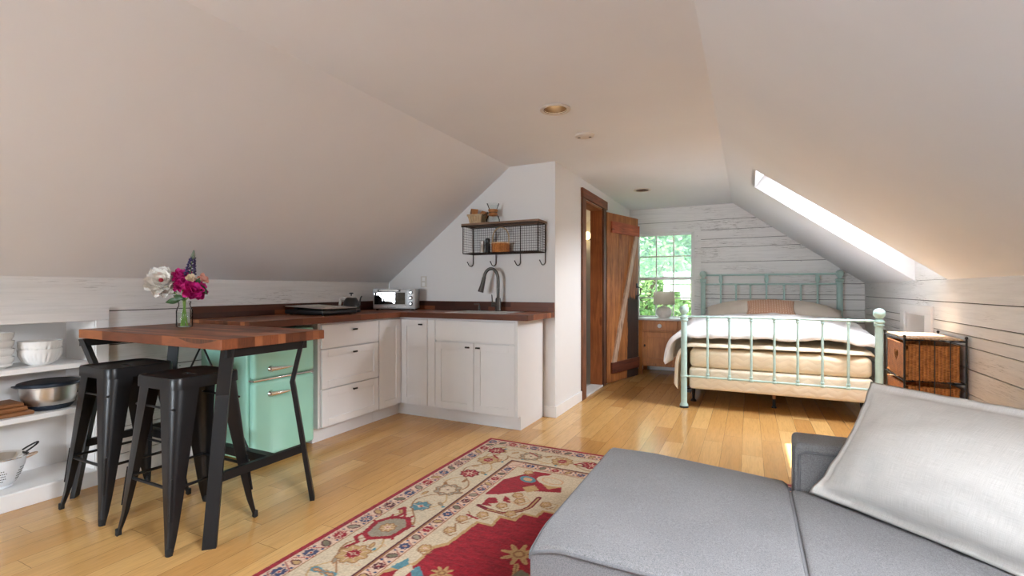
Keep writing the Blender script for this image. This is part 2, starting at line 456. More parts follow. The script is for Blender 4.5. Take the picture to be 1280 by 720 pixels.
def thing(name, label, cat, loc=(0, 0, 0), rotz=0, group=None, rot=None):
    o = bpy.data.objects.new(name, None); COL.objects.link(o)
    o.empty_display_size = .05
    o.location = loc; o.rotation_euler = rot if rot else (0, 0, rotz)
    o.matrix_basis = Matrix.LocRotScale(Vector(loc), o.rotation_euler, None)
    return tag(o, label, cat, group)

def struct(o):
    o['kind'] = 'structure'; return o

def dup(root, loc, label, rotz=None):
    r = root.copy(); COL.objects.link(r); r.location = loc; r['label'] = label
    if rotz is not None: r.rotation_euler.z = rotz
    for ch in list(root.children):
        c = ch.copy(); COL.objects.link(c); c.parent = r
        for g in list(ch.children):
            d = g.copy(); COL.objects.link(d); d.parent = c
    return r

# ------------------------------------------------------------------ room dimensions
XL, XR = -3.38, 1.222          # knee walls
CL, CR = -1.97, -.19           # edges of the flat ceiling
CZ, KZ = 2.25, 1.195
SLP = (CZ-KZ)/(XR-CR)
YB, YG = -2.4, 6.9             # rear wall, far gable
YK, XP = 3.96, -1.525          # kitchen wall, partition

# floor
g = G(); g.box(XL-.4, XR+.4, YB-.1, YG+.12, -.08, 0)
struct(g.obj('floor', M['floor'], smooth=0))
g = G(); g.box(-3.3, XP-.13, YK+.11, YG, 0, .012)
struct(g.obj('floor.001', M['bathfloor'], smooth=0))

# ceilings (roof panels run past the gable, an unseen overhang added to block sun)
g = G(); g.box(CL, CR, YB-.1, YG+.75, CZ, CZ+.05)
struct(g.obj('ceiling', M['plaster'], smooth=0))
g = G()
nl = Vector((-SLP, 0, 1)).normalized()
a = Vector((CL, YB-.1, CZ)); b_ = Vector((XL-.03, YB-.1, KZ-.03*SLP))
g.prism([a, b_, b_+nl*.05, a+nl*.05], (0, YG+.85-YB, 0))
struct(g.obj('ceiling_left', M['plaster'], smooth=0))

SK = (.05, 4.28, 5.0)          # skylight: upper edge x, near and far y
RS = (.43, .10, .95)           # unseen second skylight, added beside the camera to brighten the room
nr = Vector((SLP, 0, 1)).normalized()
def slope(x, y, d=0): return Vector((x, y, CZ-SLP*(x-CR)))+nr*d
def hole_slope(name, holes):
    g = G(); TH = .25
    xe = XR+.03
    ys = [YB-.1]
    def slab(x0, x1, y0, y1, th=.05):
        g.prism([slope(x0, y0), slope(x1, y0), slope(x1, y0, th), slope(x0, y0, th)], (0, y1-y0, 0))
    y = YB-.1
    for (hx, h0, h1) in sorted(holes, key=lambda h: h[1]):
        slab(CR, xe, y, h0-.006)
        slab(CR, hx-.006, h0-.006, h1+.006)
        y = h1+.006
        # the shaft through the roof: two side walls and the head
        for yy, s in ((h0, -1), (h1, 1)):
            a0, a1 = slope(hx, yy), slope(XR+.001, yy)
            g.prism([a0, a1, Vector((XR+.001, yy, a1.z+TH*nr.length/nr.z)), slope(hx, yy, TH)], (0, s*.03, 0))
        g.prism([slope(hx-.03, h0), slope(hx, h0), slope(hx, h0, TH), slope(hx-.03, h0, TH)], (0, h1-h0, 0))
    slab(CR, xe, y, YG+.75)
    return struct(g.obj(name, M['plaster'], smooth=0))
hole_slope('ceiling_right', [SK, RS])
def roof_outside():
    g = G()
    y = YB-.1; t0, t1 = .25, .31; xe = XR+.4
    def slab(x0, x1, y0, y1):
        g.prism([slope(x0, y0, t0), slope(x1, y0, t0), slope(x1, y0, t1), slope(x0, y0, t1)], (0, y1-y0, 0))
    for (hx, h0, h1) in (RS, SK):
        slab(CR, xe, y, h0); slab(CR-.12, hx+.155-.15, h0, h1); slab(XR+.0-.14, xe, h0, h1); y = h1
    slab(CR, xe, y, YG+.75)
    struct(g.obj('roof', M['asphalt'], smooth=0))
roof_outside()
def skylight(name, hx, h0, h1):
    t = bpy.data.objects.new(name, None); COL.objects.link(t); struct(t)
    g = G(); w = .045; d0, d1 = .235, .27
    def piece(x0, x1, y0, y1):
        g.prism([slope(x0, y0, d0), slope(x1, y0, d0), slope(x1, y0, d1), slope(x0, y0, d1)], (0, y1-y0, 0))
    xa, xb = hx-.005, XR-.15
    piece(xa, xa+w, h0, h1); piece(xb-w, xb, h0, h1); piece(xa, xb, h0, h0+w); piece(xa, xb, h1-w, h1)
    g.obj('window_frame', M['trimwhite'], t, smooth=0)
    g = G(); g.prism([slope(xa+w, h0+w, .25), slope(xb-w, h0+w, .25), slope(xb-w, h0+w, .254), slope(xa+w, h0+w, .254)], (0, h1-h0-2*w, 0))
    g.obj('window_pane', M['pane'], t, smooth=0)
skylight('window_2', *SK); skylight('added_skylight', *RS)

# ------------------------------------------------------------------ boarded walls
def clip(poly, hp):
    for (a, b, c) in hp:            # keep a*u + b*z <= c
        out = []
        for i in range(len(poly)):
            p, q = poly[i], poly[(i+1) % len(poly)]
            fp = a*p[0]+b*p[1]-c; fq = a*q[0]+b*q[1]-c
            if fp <= 0: out.append(p)
            if fp*fq < 0:
                t = fp/(fp-fq); out.append((p[0]+t*(q[0]-p[0]), p[1]+t*(q[1]-p[1])))
        poly = out
        if len(poly) < 3: return []
    return poly

def board_wall(name, mat, lines, u0, u1, f, nrm, hole=None, hp=(), backing=.06, gap=.0055, seed=1, joints=True):
    """boards between the z values in lines; f(u, z) puts a point on the wall face; nrm points out of the wall"""
    rnd = random.Random(seed)
    g = G(); nrm = Vector(nrm)
    def put(rect, d):
        poly = clip([(rect[0], rect[2]), (rect[1], rect[2]), (rect[1], rect[3]), (rect[0], rect[3])], hp)
        if poly and (rect[1]-rect[0]) > .004 and (rect[3]-rect[2]) > .004:
            g.prism([Vector(f(u, z))-nrm*.02 for u, z in poly], nrm*(.02+d))
    for z0, z1 in zip(lines[:-1], lines[1:]):
        cuts = [u0]
        if joints:
            x = u0+rnd.uniform(1.2, 3.5)
            while x < u1-.6:
                cuts.append(x); x += rnd.uniform(1.8, 3.5)
        cuts.append(u1)
        for c0, c1 in zip(cuts[:-1], cuts[1:]):
            d = rnd.uniform(-.002, .002); a, b, lo, hi = c0+gap*.3, c1-gap*.3, z0+gap/2, z1-gap/2
            if hole is None or b <= hole[0] or a >= hole[1] or hi <= hole[2] or lo >= hole[3]:
                put((a, b, lo, hi), d); continue
            if a < hole[0]: put((a, hole[0], lo, hi), d)
            if b > hole[1]: put((hole[1], b, lo, hi), d)
            m0, m1 = max(a, hole[0]), min(b, hole[1])
            if lo < hole[2]: put((m0, m1, lo, hole[2]), d)
            if hi > hole[3]: put((m0, m1, hole[3], hi), d)
    o = struct(g.obj(name, mat, smooth=0))
    # dark sheathing behind the boards
    g = G()
    def back(rect):
        poly = clip([(rect[0], rect[2]), (rect[1], rect[2]), (rect[1], rect[3]), (rect[0], rect[3])], hp)
        if poly: g.prism([Vector(f(u, z))-nrm*.012 for u, z in poly], -nrm*backing)
    if hole:
        back((u0, hole[0], lines[0], lines[-1])); back((hole[1], u1, lines[0], lines[-1]))
        back((hole[0], hole[1], lines[0], hole[2])); back((hole[0], hole[1], hole[3], lines[-1]))
    else: back((u0, u1, lines[0], lines[-1]))
    b = g.obj('sheathing', M['gapdark'], smooth=0); b.parent = o
    return o

# far gable
HPG = [(SLP, 1, CZ+SLP*CR+.0), (-SLP, 1, CZ-SLP*CL)]
WIN = (-1.46, -.655, .70, 1.93)
board_wall('wall_far', M['boards_x'], [0, .19, .36, .55, .72, .875, .998, 1.055, 1.19, 1.32, 1.483, 1.679, 1.789, 1.912, 2.046, CZ], XP-.1, XR+.02,
           lambda u, z: (u, YG, z), (0, -1, 0), WIN, HPG, seed=3, joints=False)
# gable west of the partition, closing the bathroom
g = G(); g.prism([(XL, YG, 0), (XP-.1, YG, 0), (XP-.1, YG, CZ), (CL, YG, CZ), (XL, YG, KZ)], (0, .07, 0))
struct(g.obj('wall_end', M['wall'], smooth=0))
# right knee wall with its little cubby
CUB = (4.68, 5.25, .62, .935)
board_wall('wall_right', M['boards_y'], [0, .16, .33, .48, .632, .767, .838, .905, 1.04, KZ+.003], YB, YG,
           lambda u, z: (XR, u, z), (-1, 0, 0), CUB, seed=8, joints=False)
# boards of the knee wall that carry on up inside the skylight shaft
for nm, (hx, h0, h1) in (('trim_4', SK), ('trim_5', RS)):
    g = G()
    g.box(XR, XR+.03, h0, h1, KZ+.003, KZ+.165); g.box(XR, XR+.03, h0, h1, KZ+.168, KZ+.33)
    struct(g.obj(nm, M['boards_y'], smooth=0))
def cubby():
    o = None
    g = G(); x0 = XR-.018
    y0, y1, z0, z1 = 4.555, 5.36, .50, 1.0
    g.box(x0, XR, y0, 4.70, z0, .935, .003); g.box(x0, XR, 5.24, y1, z0, .935, .003)
    g.box(x0, XR, y0, y1, .935, z1, .003); g.box(x0, XR, y0, y1, z0, .62, .003)
    # recess lining
    g.box(XR, XR+.32, 4.68, 4.695, .62, .935); g.box(XR, XR+.32, 5.235, 5.25, .62, .935)
    g.box(XR, XR+.32, 4.68, 5.25, .92, .935); g.box(XR, XR+.32, 4.68, 5.25, .62, .635); g.box(XR+.30, XR+.32, 4.68, 5.25, .62, .935)
    struct(g.obj('trim_3', M['trimwhite'], smooth=0))
cubby()
# left knee wall; the shelf niche is cut into it
NY0, NY1, NZ0, NZ1 = .25, 1.428, .09, .95
board_wall('wall_left', M['boards_y'], [0, .14, .30, .47, .64, .80, 1.0, KZ+.003], YB, YK, lambda u, z: (XL, u, z), (1, 0, 0),
           (NY0-.014, NY1+.014, NZ0-.012, NZ1+.012), seed=12, joints=False)
g = G(); g.box(XL-.08, XL-.0, YK+.05, YG, 0, KZ+.05)
struct(g.obj('wall_side', M['wall'], smooth=0))
# baseboards
g = G(); g.box(XL, XL+.018, YB, 2.0, 0, .085, .003)
struct(g.obj('baseboard_left', M['trimwhite'], smooth=0))
g = G(); g.box(XR-.018, XR, YB, YG, 0, .10, .003)
struct(g.obj('baseboard_right', M['trimwhite'], smooth=0))
# kitchen wall and partition
g = G(); g.prism([(XL, YK, 0), (XP, YK, 0), (XP, YK, CZ), (CL, YK, CZ), (XL, YK, KZ)], (0, .10, 0))
struct(g.obj('wall_back', M['wall'], smooth=0))
DY0, DY1, DZ = 4.78, 5.47, 2.055
g = G(); xp = XP-.12
g.box(xp, XP, YK+.099, DY0, 0, CZ); g.box(xp, XP, DY1, YG, 0, CZ); g.box(xp, XP, DY0, DY1, DZ, CZ)
struct(g.obj('wall_partition', M['wall'], smooth=0))
g = G(); g.box(XP, XP+.014, YK-.014, 4.68, 0, .097, .002); g.box(XP, XP+.014, 5.585, YG, 0, .097, .002)
struct(g.obj('baseboard_partition', M['trimwhite'], smooth=0))
g = G(); g.box(-1.63, XP+.0135, YK-.0135, YK, 0, .0965, .002)
struct(g.obj('baseboard_back', M['trimwhite'], smooth=0))
# rear wall with an unseen window, added behind the camera to let in daylight
RW = (-2.62, -1.62, .72, 1.74)
board_wall('wall_rear', M['boards_x'], [0, .19, .36, .55, .72, .9, 1.055, 1.19, 1.32, 1.483, 1.679, 1.789, 1.95, 2.06, CZ], XL, XR,
           lambda u, z: (u, YB, z), (0, 1, 0), RW, [(SLP, 1, CZ+SLP*CR), (-SLP, 1, CZ-SLP*CL)], seed=21, joints=False)

# ------------------------------------------------------------------ windows
def sash_window(name, x0, x1, z0, z1, zm, y, s, cols, out=.06):
    """double hung window; s = direction into the room"""
    t = bpy.data.objects.new(name, None); COL.objects.link(t); struct(t); t.location = ((x0+x1)/2, y, z0)
    t.matrix_basis = Matrix.Translation(t.location)
    def bx(g, xa, xb, d0, d1, za, zb, bev=.002): g.box(xa, xb, min(y+s*d0, y+s*d1), max(y+s*d0, y+s*d1), za, zb, bev)
    g = G()   # jamb lining
    bx(g, x0-.02, x0, -.10, .012, z0-.02, z1+.02); bx(g, x1, x1+.02, -.10, .012, z0-.02, z1+.02)
    bx(g, x0, x1, -.10, .012, z1, z1+.02); bx(g, x0, x1, -.10, .012, z0-.02, z0)
    g.obj('window_frame', M['trimwhite'], t, smooth=0)
    g = G()
    bx(g, x0-.10, x0-.005, 0, .018, z0-.12, z1+.01); bx(g, x1+.005, x1+.085, 0, .018, z0-.12, z1+.01); bx(g, x0-.10, x1+.085, 0, .018, z1+.01, z1+.095)
    g.obj('window_casing', M['boards_x'], t, smooth=0)
    g = G(); bx(g, x0-.03, x1+.03, -.02, .05, z0-.03, z0, .004)
    g.obj('window_sill', M['trimwhite'], t, smooth=0)
    for nm, za, zb, d in (('upper_sash', zm, z1, -.055), ('lower_sash', z0, zm+.035, -.025)):
        g = G(); w = .042
        bx(g, x0, x0+w, d-.02, d, za, zb); bx(g, x1-w, x1, d-.02, d, za, zb)
        bx(g, x0+w, x1-w, d-.02, d, za, za+.038); bx(g, x0+w, x1-w, d-.02, d, zb-.038, zb)
        xs = [x0+w+(x1-x0-2*w)*k/cols for k in range(1, cols)]
        for q in xs: bx(g, q-.009, q+.009, d-.017, d-.003, za+.038, zb-.038, 0)
        zc = (za+zb)/2
        bx(g, x0+w, x1-w, d-.0165, d-.0035, zc-.009, zc+.009, 0)
        so = g.obj(nm, M['trimwhite'], t, smooth=0)
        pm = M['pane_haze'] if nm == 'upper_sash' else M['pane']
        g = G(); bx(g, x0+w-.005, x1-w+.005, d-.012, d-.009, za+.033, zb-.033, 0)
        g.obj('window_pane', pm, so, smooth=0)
    g = G(); bx(g, (x0+x1)/2-.03, (x0+x1)/2+.03, -.025, -.005, zm+.035, zm+.05, .004)
    g.obj('sash_lock', M['outlet'], t)
sash_window('window_1', -1.435, -.66, .715, 1.905, 1.255, YG, -1, 3)
sash_window('window_4', -2.60, -1.64, .74, 1.72, 1.25, YB, 1, 3)

# ------------------------------------------------------------------ door
t = bpy.data.objects.new('trim_1', None); COL.objects.link(t); struct(t)
def rough(g, amt, seed):
    for v in g.bm.verts:
        v.co += Vector((mnoise.noise(v.co*9+Vector((seed, 0, 0))), mnoise.noise(v.co*9+Vector((0, seed, 7))), 0))*amt
    return g
g = G(); g.box(XP, XP+.022, 4.68, 4.795, 0, 2.06, .003); rough(g, .002, 3).obj('casing', M['casing'], t, smooth=0)
g = G(); g.box(XP, XP+.022, 5.462, 5.575, 0, 2.06, .003); rough(g, .002, 5).obj('casing', M['doordark'], t, smooth=0)
g = G(); g.box(XP, XP+.026, 4.675, 5.62, 2.06, 2.155, .003); rough(g, .002, 9).obj('head_casing', M['casing_h'], t, smooth=0)
g = G(); g.box(XP-.135, XP+.001, DY1-.02, DY1+.002, .012, DZ); g.box(XP-.135, XP+.001, DY0-.002, DY0+.015, .012, DZ)
g.box(XP-.135, XP+.001, DY0, DY1, DZ-.02, DZ+.003)
g.obj('jamb', M['jamb'], t, smooth=0)
g = G(); g.box(XP-.13, XP+.012, DY0, DY1, 0, .02, .003)
struct(g.obj('trim_2', M['trimwhite'], smooth=0))

hinge = Vector((-1.498, 5.585, 0)); ang = math.atan2(6.314-5.573, -1.302+1.513)
t = bpy.data.objects.new('door_1', None); COL.objects.link(t); struct(t)
t.location = hinge; t.rotation_euler = (0, 0, ang); t.matrix_basis = Matrix.LocRotScale(hinge, t.rotation_euler, None)
g = G(); w = [0, .27, .52, .77]
for a, b in zip(w[:-1], w[1:]): g.box(a+.001, b-.001, 0, .028, .015, 2.035, .002)
g.obj('board_panel', M['door'], t, smooth=0, world=False)
g = G(); g.box(.08, .765, -.024, 0, 1.80, 1.935, .003); g.obj('batten', M['batten'], t, smooth=0, world=False)
g = G(); g.box(.08, .765, -.024, 0, .12, .25, .003); g.obj('batten', M['batten2'], t, smooth=0, world=False)
g = G(); g.prism([(.10, 0, .25), (.185, 0, .25), (.735, 0, 1.80), (.655, 0, 1.80)], (0, -.022, 0)); g.obj('brace', M['brace'], t, smooth=0, world=False)
g = G(); g.tube([(.735, 0, 1.16), (.735, -.05, 1.14), (.735, -.055, 1.06), (.735, 0, 1.03)], .007, 8)
g.box(.715, .755, -.006, 0, 1.14, 1.20, .002); g.box(.715, .755, -.006, 0, .99, 1.05, .002); g.obj('door_handle', M['iron'], t, world=False)
# far door seen through the opening is only the plain bathroom; a wall lamp glows inside
t = thing('wall_sconce', 'small warm glowing wall lamp inside the bathroom doorway', 'lamp', (-2.11, YG, 1.86))
g = G(); g.cyl((-2.11, YG, 1.90), (-2.11, YG-.02, 1.90), .05); g.tube([(-2.11, YG-.02, 1.90), (-2.11, YG-.10, 1.90)], .012); g.obj('bracket', M['iron'], t)
g = G(); g.ball((-2.11, YG-.14, 1.90), .06); g.obj('bulb', M['bulb_warm'], t)

# ------------------------------------------------------------------ ceiling fittings
def downlight(x, y, lit, label):
    t = thing('recessed_light', label, 'ceiling light', (x, y, CZ), 0, 'round recessed ceiling lights')
    g = G(); g.lathe([(.071, -.001), (.094, -.001), (.095, -.004), (.090, -.009), (.074, -.008), (.071, -.001)], (x, y, CZ), 40)
    g.obj('trim_ring', M['detector'], t)
    g = G(); g.lathe([(.0715, -.006), (.069, -.003), (.058, .0), (.054, -.0015)], (x, y, CZ), 40)
    return t
def downlight_can(x, y, lit, label):
    t = thing('recessed_light', label, 'ceiling light', (x, y, CZ-.06), 0, 'round recessed ceiling lights')
    g = G(); g.lathe([(.072, .058), (.094, .058), (.096, .052), (.090, .048), (.074, .050), (.072, .058)], (x, y, CZ-.06), 40); g.obj('trim_ring', M['detector'], t)
    g = G(); g.lathe([(.073, .051), (.070, .08), (.064, .115), (.062, .125)], (x, y, CZ-.06), 40); 
    bm = g.bm
    o = g.obj('reflector', M['cone'], t)
    # the cone is open towards the room
    bm = bmesh.new(); bm.from_mesh(o.data)
    z0 = min(v.co.z for v in bm.verts)
    bmesh.ops.delete(bm, geom=[f for f in bm.faces if len(f.verts) > 4 and all(v.co.z < z0+.002 for v in f.verts)], context='FACES')
    bm.to_mesh(o.data); bm.free()
    g = G(); g.lathe([(.001, .092), (.022, .093), (.032, .100), (.034, .118), (.001, .118)], (x, y, CZ-.06), 28); g.obj('bulb', M['bulb_dim'] if lit else M['detector'], t)
L1 = (-1.08, 2.806); L2 = (-1.08, 5.53)
# cut the can holes in the flat ceiling
def can_holes():
    c = bpy.data.objects['ceiling']; me = c.data
    bm = bmesh.new()
    n = 40; xs = [CL, CR]
    # rebuild the ceiling plate with round holes
    def ring(x, y, r): return [(x+r*math.cos(2*PI*k/n), y+r*math.sin(2*PI*k/n)) for k in range(n)]
    def sq(x, y, h):
        out = []
        for k in range(n):
            a = 2*PI*k/n; c_, s_ = math.cos(a), math.sin(a); q = h/max(abs(c_), abs(s_)); out.append((x+q*c_, y+q*s_))
        return out
    def quad(x0, x1, y0, y1):
        bm.faces.new([bm.verts.new((x0, y0, CZ)), bm.verts.new((x0, y1, CZ)), bm.verts.new((x1, y1, CZ)), bm.verts.new((x1, y0, CZ))])
    y = YB-.1; h = .15
    for (lx, ly) in (L1, L2):
        quad(CL, CR, y, ly-h); quad(CL, lx-h, ly-h, ly+h); quad(lx+h, CR, ly-h, ly+h); y = ly+h
        a = [bm.verts.new((p[0], p[1], CZ)) for p in ring(lx, ly, .073)]; b = [bm.verts.new((p[0], p[1], CZ)) for p in sq(lx, ly, h)]
        for k in range(n): bm.faces.new((a[k], a[(k+1) % n], b[(k+1) % n], b[k]))
    quad(CL, CR, y, YG+.75)
    for f in bm.faces:
        f.normal_update()
        if f.normal.z > 0: f.normal_flip()
    # upper skin above the cans
    r = bmesh.ops.create_cube(bm, size=1, matrix=Matrix.Translation(((CL+CR)/2, (YB+YG)/2+.3, CZ+.17)) @ Matrix.Diagonal((CR-CL+.1, YG-YB+1.0, .03, 1)))
    bm.to_mesh(me); bm.free()
can_holes()
downlight_can(L1[0], L1[1], True, 'lit recessed ceiling light with warm bulb, above the rug')
downlight_can(L2[0], L2[1], False, 'unlit recessed ceiling light nearest the gable window')
t = thing('smoke_detector', 'small cream round ceiling disc beside the lit recessed light', 'smoke detector', (-1.075, 3.386, CZ-.02))
g = G(); g.lathe([(.001, -.016), (.045, -.016), (.066, -.010), (.072, 0), (.001, 0)], (-1.075, 3.386, CZ), 36); g.obj('cover', M['detector'], t)
for k in (-1, 1):
    g = G(); g.cyl((-1.075+k*.038, 3.386+k*.01, CZ-.0165), (-1.075+k*.038, 3.386+k*.01, CZ-.013), .011, n=14); g.obj('sensor_port', M['iron'], t)

# ------------------------------------------------------------------ kitchen cabinets
CT0, CT1 = .88, .925      # worktop underside and top
FX, FY = -2.785, 3.42     # door faces of the two runs
def knob(c, nrm, parent):
    g = G(); c = Vector(c); n = Vector(nrm); s = Vector((0, 1, 0)) if abs(n.x) > .5 else Vector((1, 0, 0))
    g.tube([c, c+n*.016], .005, 10); g.tube([c+n*.02-s*.019, c+n*.02+s*.019], .007, 10)
    return g.obj('knob', M['knob'], parent)
def front_x(g, y0, y1, z0, z1, panel=True, r=.055):      # a shaker front facing +x
    if not panel: g.box(FX-.019, FX, y0, y1, z0, z1, .002); return
    g.box(FX-.019, FX, y0, y0+r, z0, z1, .0015); g.box(FX-.019, FX, y1-r, y1, z0, z1, .0015)
    g.box(FX-.019, FX, y0+r, y1-r, z0, z0+r, .0015); g.box(FX-.019, FX, y0+r, y1-r, z1-r, z1, .0015)
    g.box(FX-.019, FX-.008, y0+r-.005, y1-r+.005, z0+r-.005, z1-r+.005)
def front_y(g, x0, x1, z0, z1, panel=True, r=.055):      # a shaker front facing -y
    if not panel: g.box(x0, x1, FY, FY+.019, z0, z1, .002); return
    g.box(x0, x0+r, FY, FY+.019, z0, z1, .0015); g.box(x1-r, x1, FY, FY+.019, z0, z1, .0015)
    g.box(x0+r, x1-r, FY, FY+.019, z0, z0+r, .0015); g.box(x0+r, x1-r, FY, FY+.019, z1-r, z1, .0015)
    g.box(x0+r-.005, x1-r+.005, FY+.008, FY+.019, z0+r-.005, z1-r+.005)
# drawers
t = thing('drawer_cabinet', 'white base cabinet with three drawers beside the mint fridge', 'cabinet', (-3.07, 2.83, 0))
g = G(); g.box(-3.36, FX-.02, 2.512, 3.135, .11, CT0-.002); g.box(-3.36, -2.86, 2.512, 3.135, 0, .11)
g.obj('body', M['cabinet'], t, smooth=0)
for z0, z1, p, kz in ((.692, .862, False, .815), (.397, .683, True, .640), (.115, .388, True, .350)):
    g = G(); front_x(g, 2.535, 3.13, z0, z1, p); d = g.obj('drawer', M['cabinet'], t, smooth=0); knob((FX, 2.845, kz), (1, 0, 0), d)
# corner
t = thing('corner_cabinet', 'white corner base cabinet with a folding two-leaf door', 'cabinet', (-3.0, 3.55, 0))
g = G(); g.box(-3.36, FX-.02, 3.137, 3.94, .11, CT0-.002); g.box(FX-.02, -2.42, FY+.02, 3.94, .11, CT0-.002)
g.box(-3.36, -2.86, 3.137, 3.94, 0, .11); g.box(-2.86, -2.42, 3.48, 3.94, 0, .11)
g.box(-2.497, -2.42, FY+.001, FY+.02, .113, .862, .001)
g.obj('body', M['cabinet'], t, smooth=0)
g = G(); front_x(g, 3.14, 3.418, .113, .862, True, .06); g.obj('door', M['cabinet'], t, smooth=0)
g = G(); front_y(g, -2.783, -2.503, .113, .862, True, .06); d = g.obj('door', M['cabinet'], t, smooth=0); knob((-2.56, FY, .82), (0, -1, 0), d)
# sink base
t = thing('sink_cabinet', 'white sink base cabinet with two doors below the faucet', 'cabinet', (-2.03, 3.69, 0))
g = G(); g.box(-2.418, -1.655, FY+.02, 3.94, .11, .70); g.box(-2.418, -2.40, FY+.02, 3.94, .70, CT0-.002); g.box(-1.68, -1.655, FY+.02, 3.94, .70, CT0-.002); g.box(-2.40, -1.68, FY+.02, FY+.05, .70, CT0-.002)
g.box(-2.418, -1.655, 3.48, 3.94, 0, .11)
g.obj('body', M['cabinet'], t, smooth=0)
g = G()
g.prism([(-1.653, 3.94, 0), (-1.653, 3.478, 0), (-1.653, 3.478, .11), (-1.653, FY+.001, .11), (-1.653, FY+.001, CT0-.002), (-1.653, 3.94, CT0-.002)], (.02, 0, 0))
g.obj('end_panel', M['cabinet'], t, smooth=0)
g = G(); front_y(g, -2.416, -1.655, .690, .862, False); g.obj('false_drawer', M['cabinet'], t, smooth=0)
for x0, x1, kx in ((-2.416, -2.037, -2.085), (-2.033, -1.655, -1.985)):
    g = G(); front_y(g, x0, x1, .113, .678, True, .06); d = g.obj('door', M['cabinet'], t, smooth=0); knob((kx, FY, .645), (0, -1, 0), d)

# worktop with upstands; the sink bowl is let into it
t = thing('worktop', 'L-shaped oiled wood worktop with wooden upstand over the white cabinets', 'worktop', (-3.06, 2.9, CT0))
g = G(); g.box(-3.372, -2.755, 1.95, 3.385, CT0, CT1, .003); g.obj('counter_slab', M['butcher_y'], t, smooth=0)
SX0, SX1, SY0, SY1 = -2.33, -1.79, 3.47, 3.84
g = G(); x1 = -1.527
g.box(-3.372, SX0, 3.385, 3.952, CT0, CT1, .002); g.box(SX1, x1, 3.385, 3.952, CT0, CT1, .002)
g.box(SX0, SX1, 3.385, SY0, CT0, CT1, .002); g.box(SX0, SX1, SY1, 3.952, CT0, CT1, .002)
g.obj('counter_slab', M['butcher_x'], t, smooth=0)
g = G(); g.box(-3.374, -3.35, 1.95, 3.955, CT1, 1.01, .002); g.obj('upstand', M['butcher_z'], t, smooth=0)
g = G(); g.box(-3.35, -1.527, 3.932, 3.957, CT1, 1.01, .002); g.obj('upstand', M['butcher_zx'], t, smooth=0)
# sink
t = thing('sink', 'steel drop-in sink set in the wood worktop under the faucet', 'sink', (-2.06, 3.66, .74))
g = G(); e = .014
g.box(SX0-e, SX1+e, SY0-e, SY0+.008, CT1, CT1+.004); g.box(SX0-e, SX1+e, SY1-.06, SY1+e, CT1, CT1+.004)
g.box(SX0-e, SX0+.008, SY0, SY1, CT1, CT1+.004); g.box(SX1-.008, SX1+e, SY0, SY1, CT1, CT1+.004); g.obj('rim', M['steel'], t, smooth=0)
g = G(); a = .003
g.box(SX0+a, SX0+.006, SY0+a, SY1-.06, .742, CT1+.001); g.box(SX1-.006, SX1-a, SY0+a, SY1-.06, .742, CT1+.001)
g.box(SX0+a, SX1-a, SY0+a, SY0+.006, .742, CT1+.001); g.box(SX0+a, SX1-a, SY1-.063, SY1-.06, .742, CT1+.001); g.box(SX0+a, SX1-a, SY0+a, SY1-.06, .74, .745)
g.obj('basin', M['steel'], t, smooth=0)
# faucet
FZ = CT1+.004; fx, fy = -2.03, 3.845
t = thing('faucet', 'tall dark gooseneck faucet with pull-down spray head behind the sink', 'faucet', (fx, fy, FZ))
g = G(); g.lathe([(.028, 0), (.030, .006), (.026, .012), (.024, .11), (.020, .12)], (fx, fy, FZ), 24); g.obj('base', M['faucet'], t)
g = G(); pts = [(fx, fy, FZ+.10), (fx, fy, FZ+.27)]
dx, dy = -.118, -.05
for k in range(0, 13):
    a = PI*k/12*.93
    q = (1-math.cos(a))/2
    pts.append((fx+dx*q, fy+dy*q, FZ+.285+.098*math.sin(a)))
g.tube(pts, .0145, 14); g.obj('spout', M['faucet'], t)
ex = pts[-1]
g = G(); g.tube([ex, (ex[0]-.006, ex[1]-.003, ex[2]-.03), (ex[0]-.016, ex[1]-.008, ex[2]-.08), (ex[0]-.030, ex[1]-.014, ex[2]-.135)], [.0165, .018, .021, .027], 16); g.obj('spray_head', M['faucet'], t)
g = G(); g.tube([(fx, fy, FZ+.055), (fx-.055, fy-.025, FZ+.06)], .022, 14); g.tube([(fx-.045, fy-.02, FZ+.06), (fx-.052, fy-.024, FZ+.15)], .006, 8); g.obj('lever', M['faucet'], t)
sx, sy = -2.235, 3.86
t = thing('soap_dispenser', 'small dark soap pump beside the faucet', 'soap dispenser', (sx, sy, CT1))
g = G(); g.lathe([(.016, 0), (.016, .006), (.010, .012), (.009, .05)], (sx, sy, CT1+.004 if sy < SY1+.014 else CT1), 16); g.obj('pump_body', M['faucet'], t)
g = G(); g.tube([(sx, sy, CT1+.05), (sx, sy, CT1+.066), (sx-.045, sy-.02, CT1+.062)], .006, 8); g.obj('nozzle', M['faucet'], t)

# outlet
t = thing('wall_outlet', 'almond wall outlet above the worktop near the sloped ceiling', 'outlet', (-2.935, YK-.006, 1.145))
g = G(); g.box(-2.972, -2.898, YK-.006, YK-.0002, 1.145, 1.257, .002); g.obj('cover_plate', M['outlet'], t)
g = G()
for z in (1.175, 1.227): g.box(-2.951, -2.919, YK-.009, YK-.006, z-.018, z+.018, .003)
g.obj('receptacle', M['trimwhite'], t)

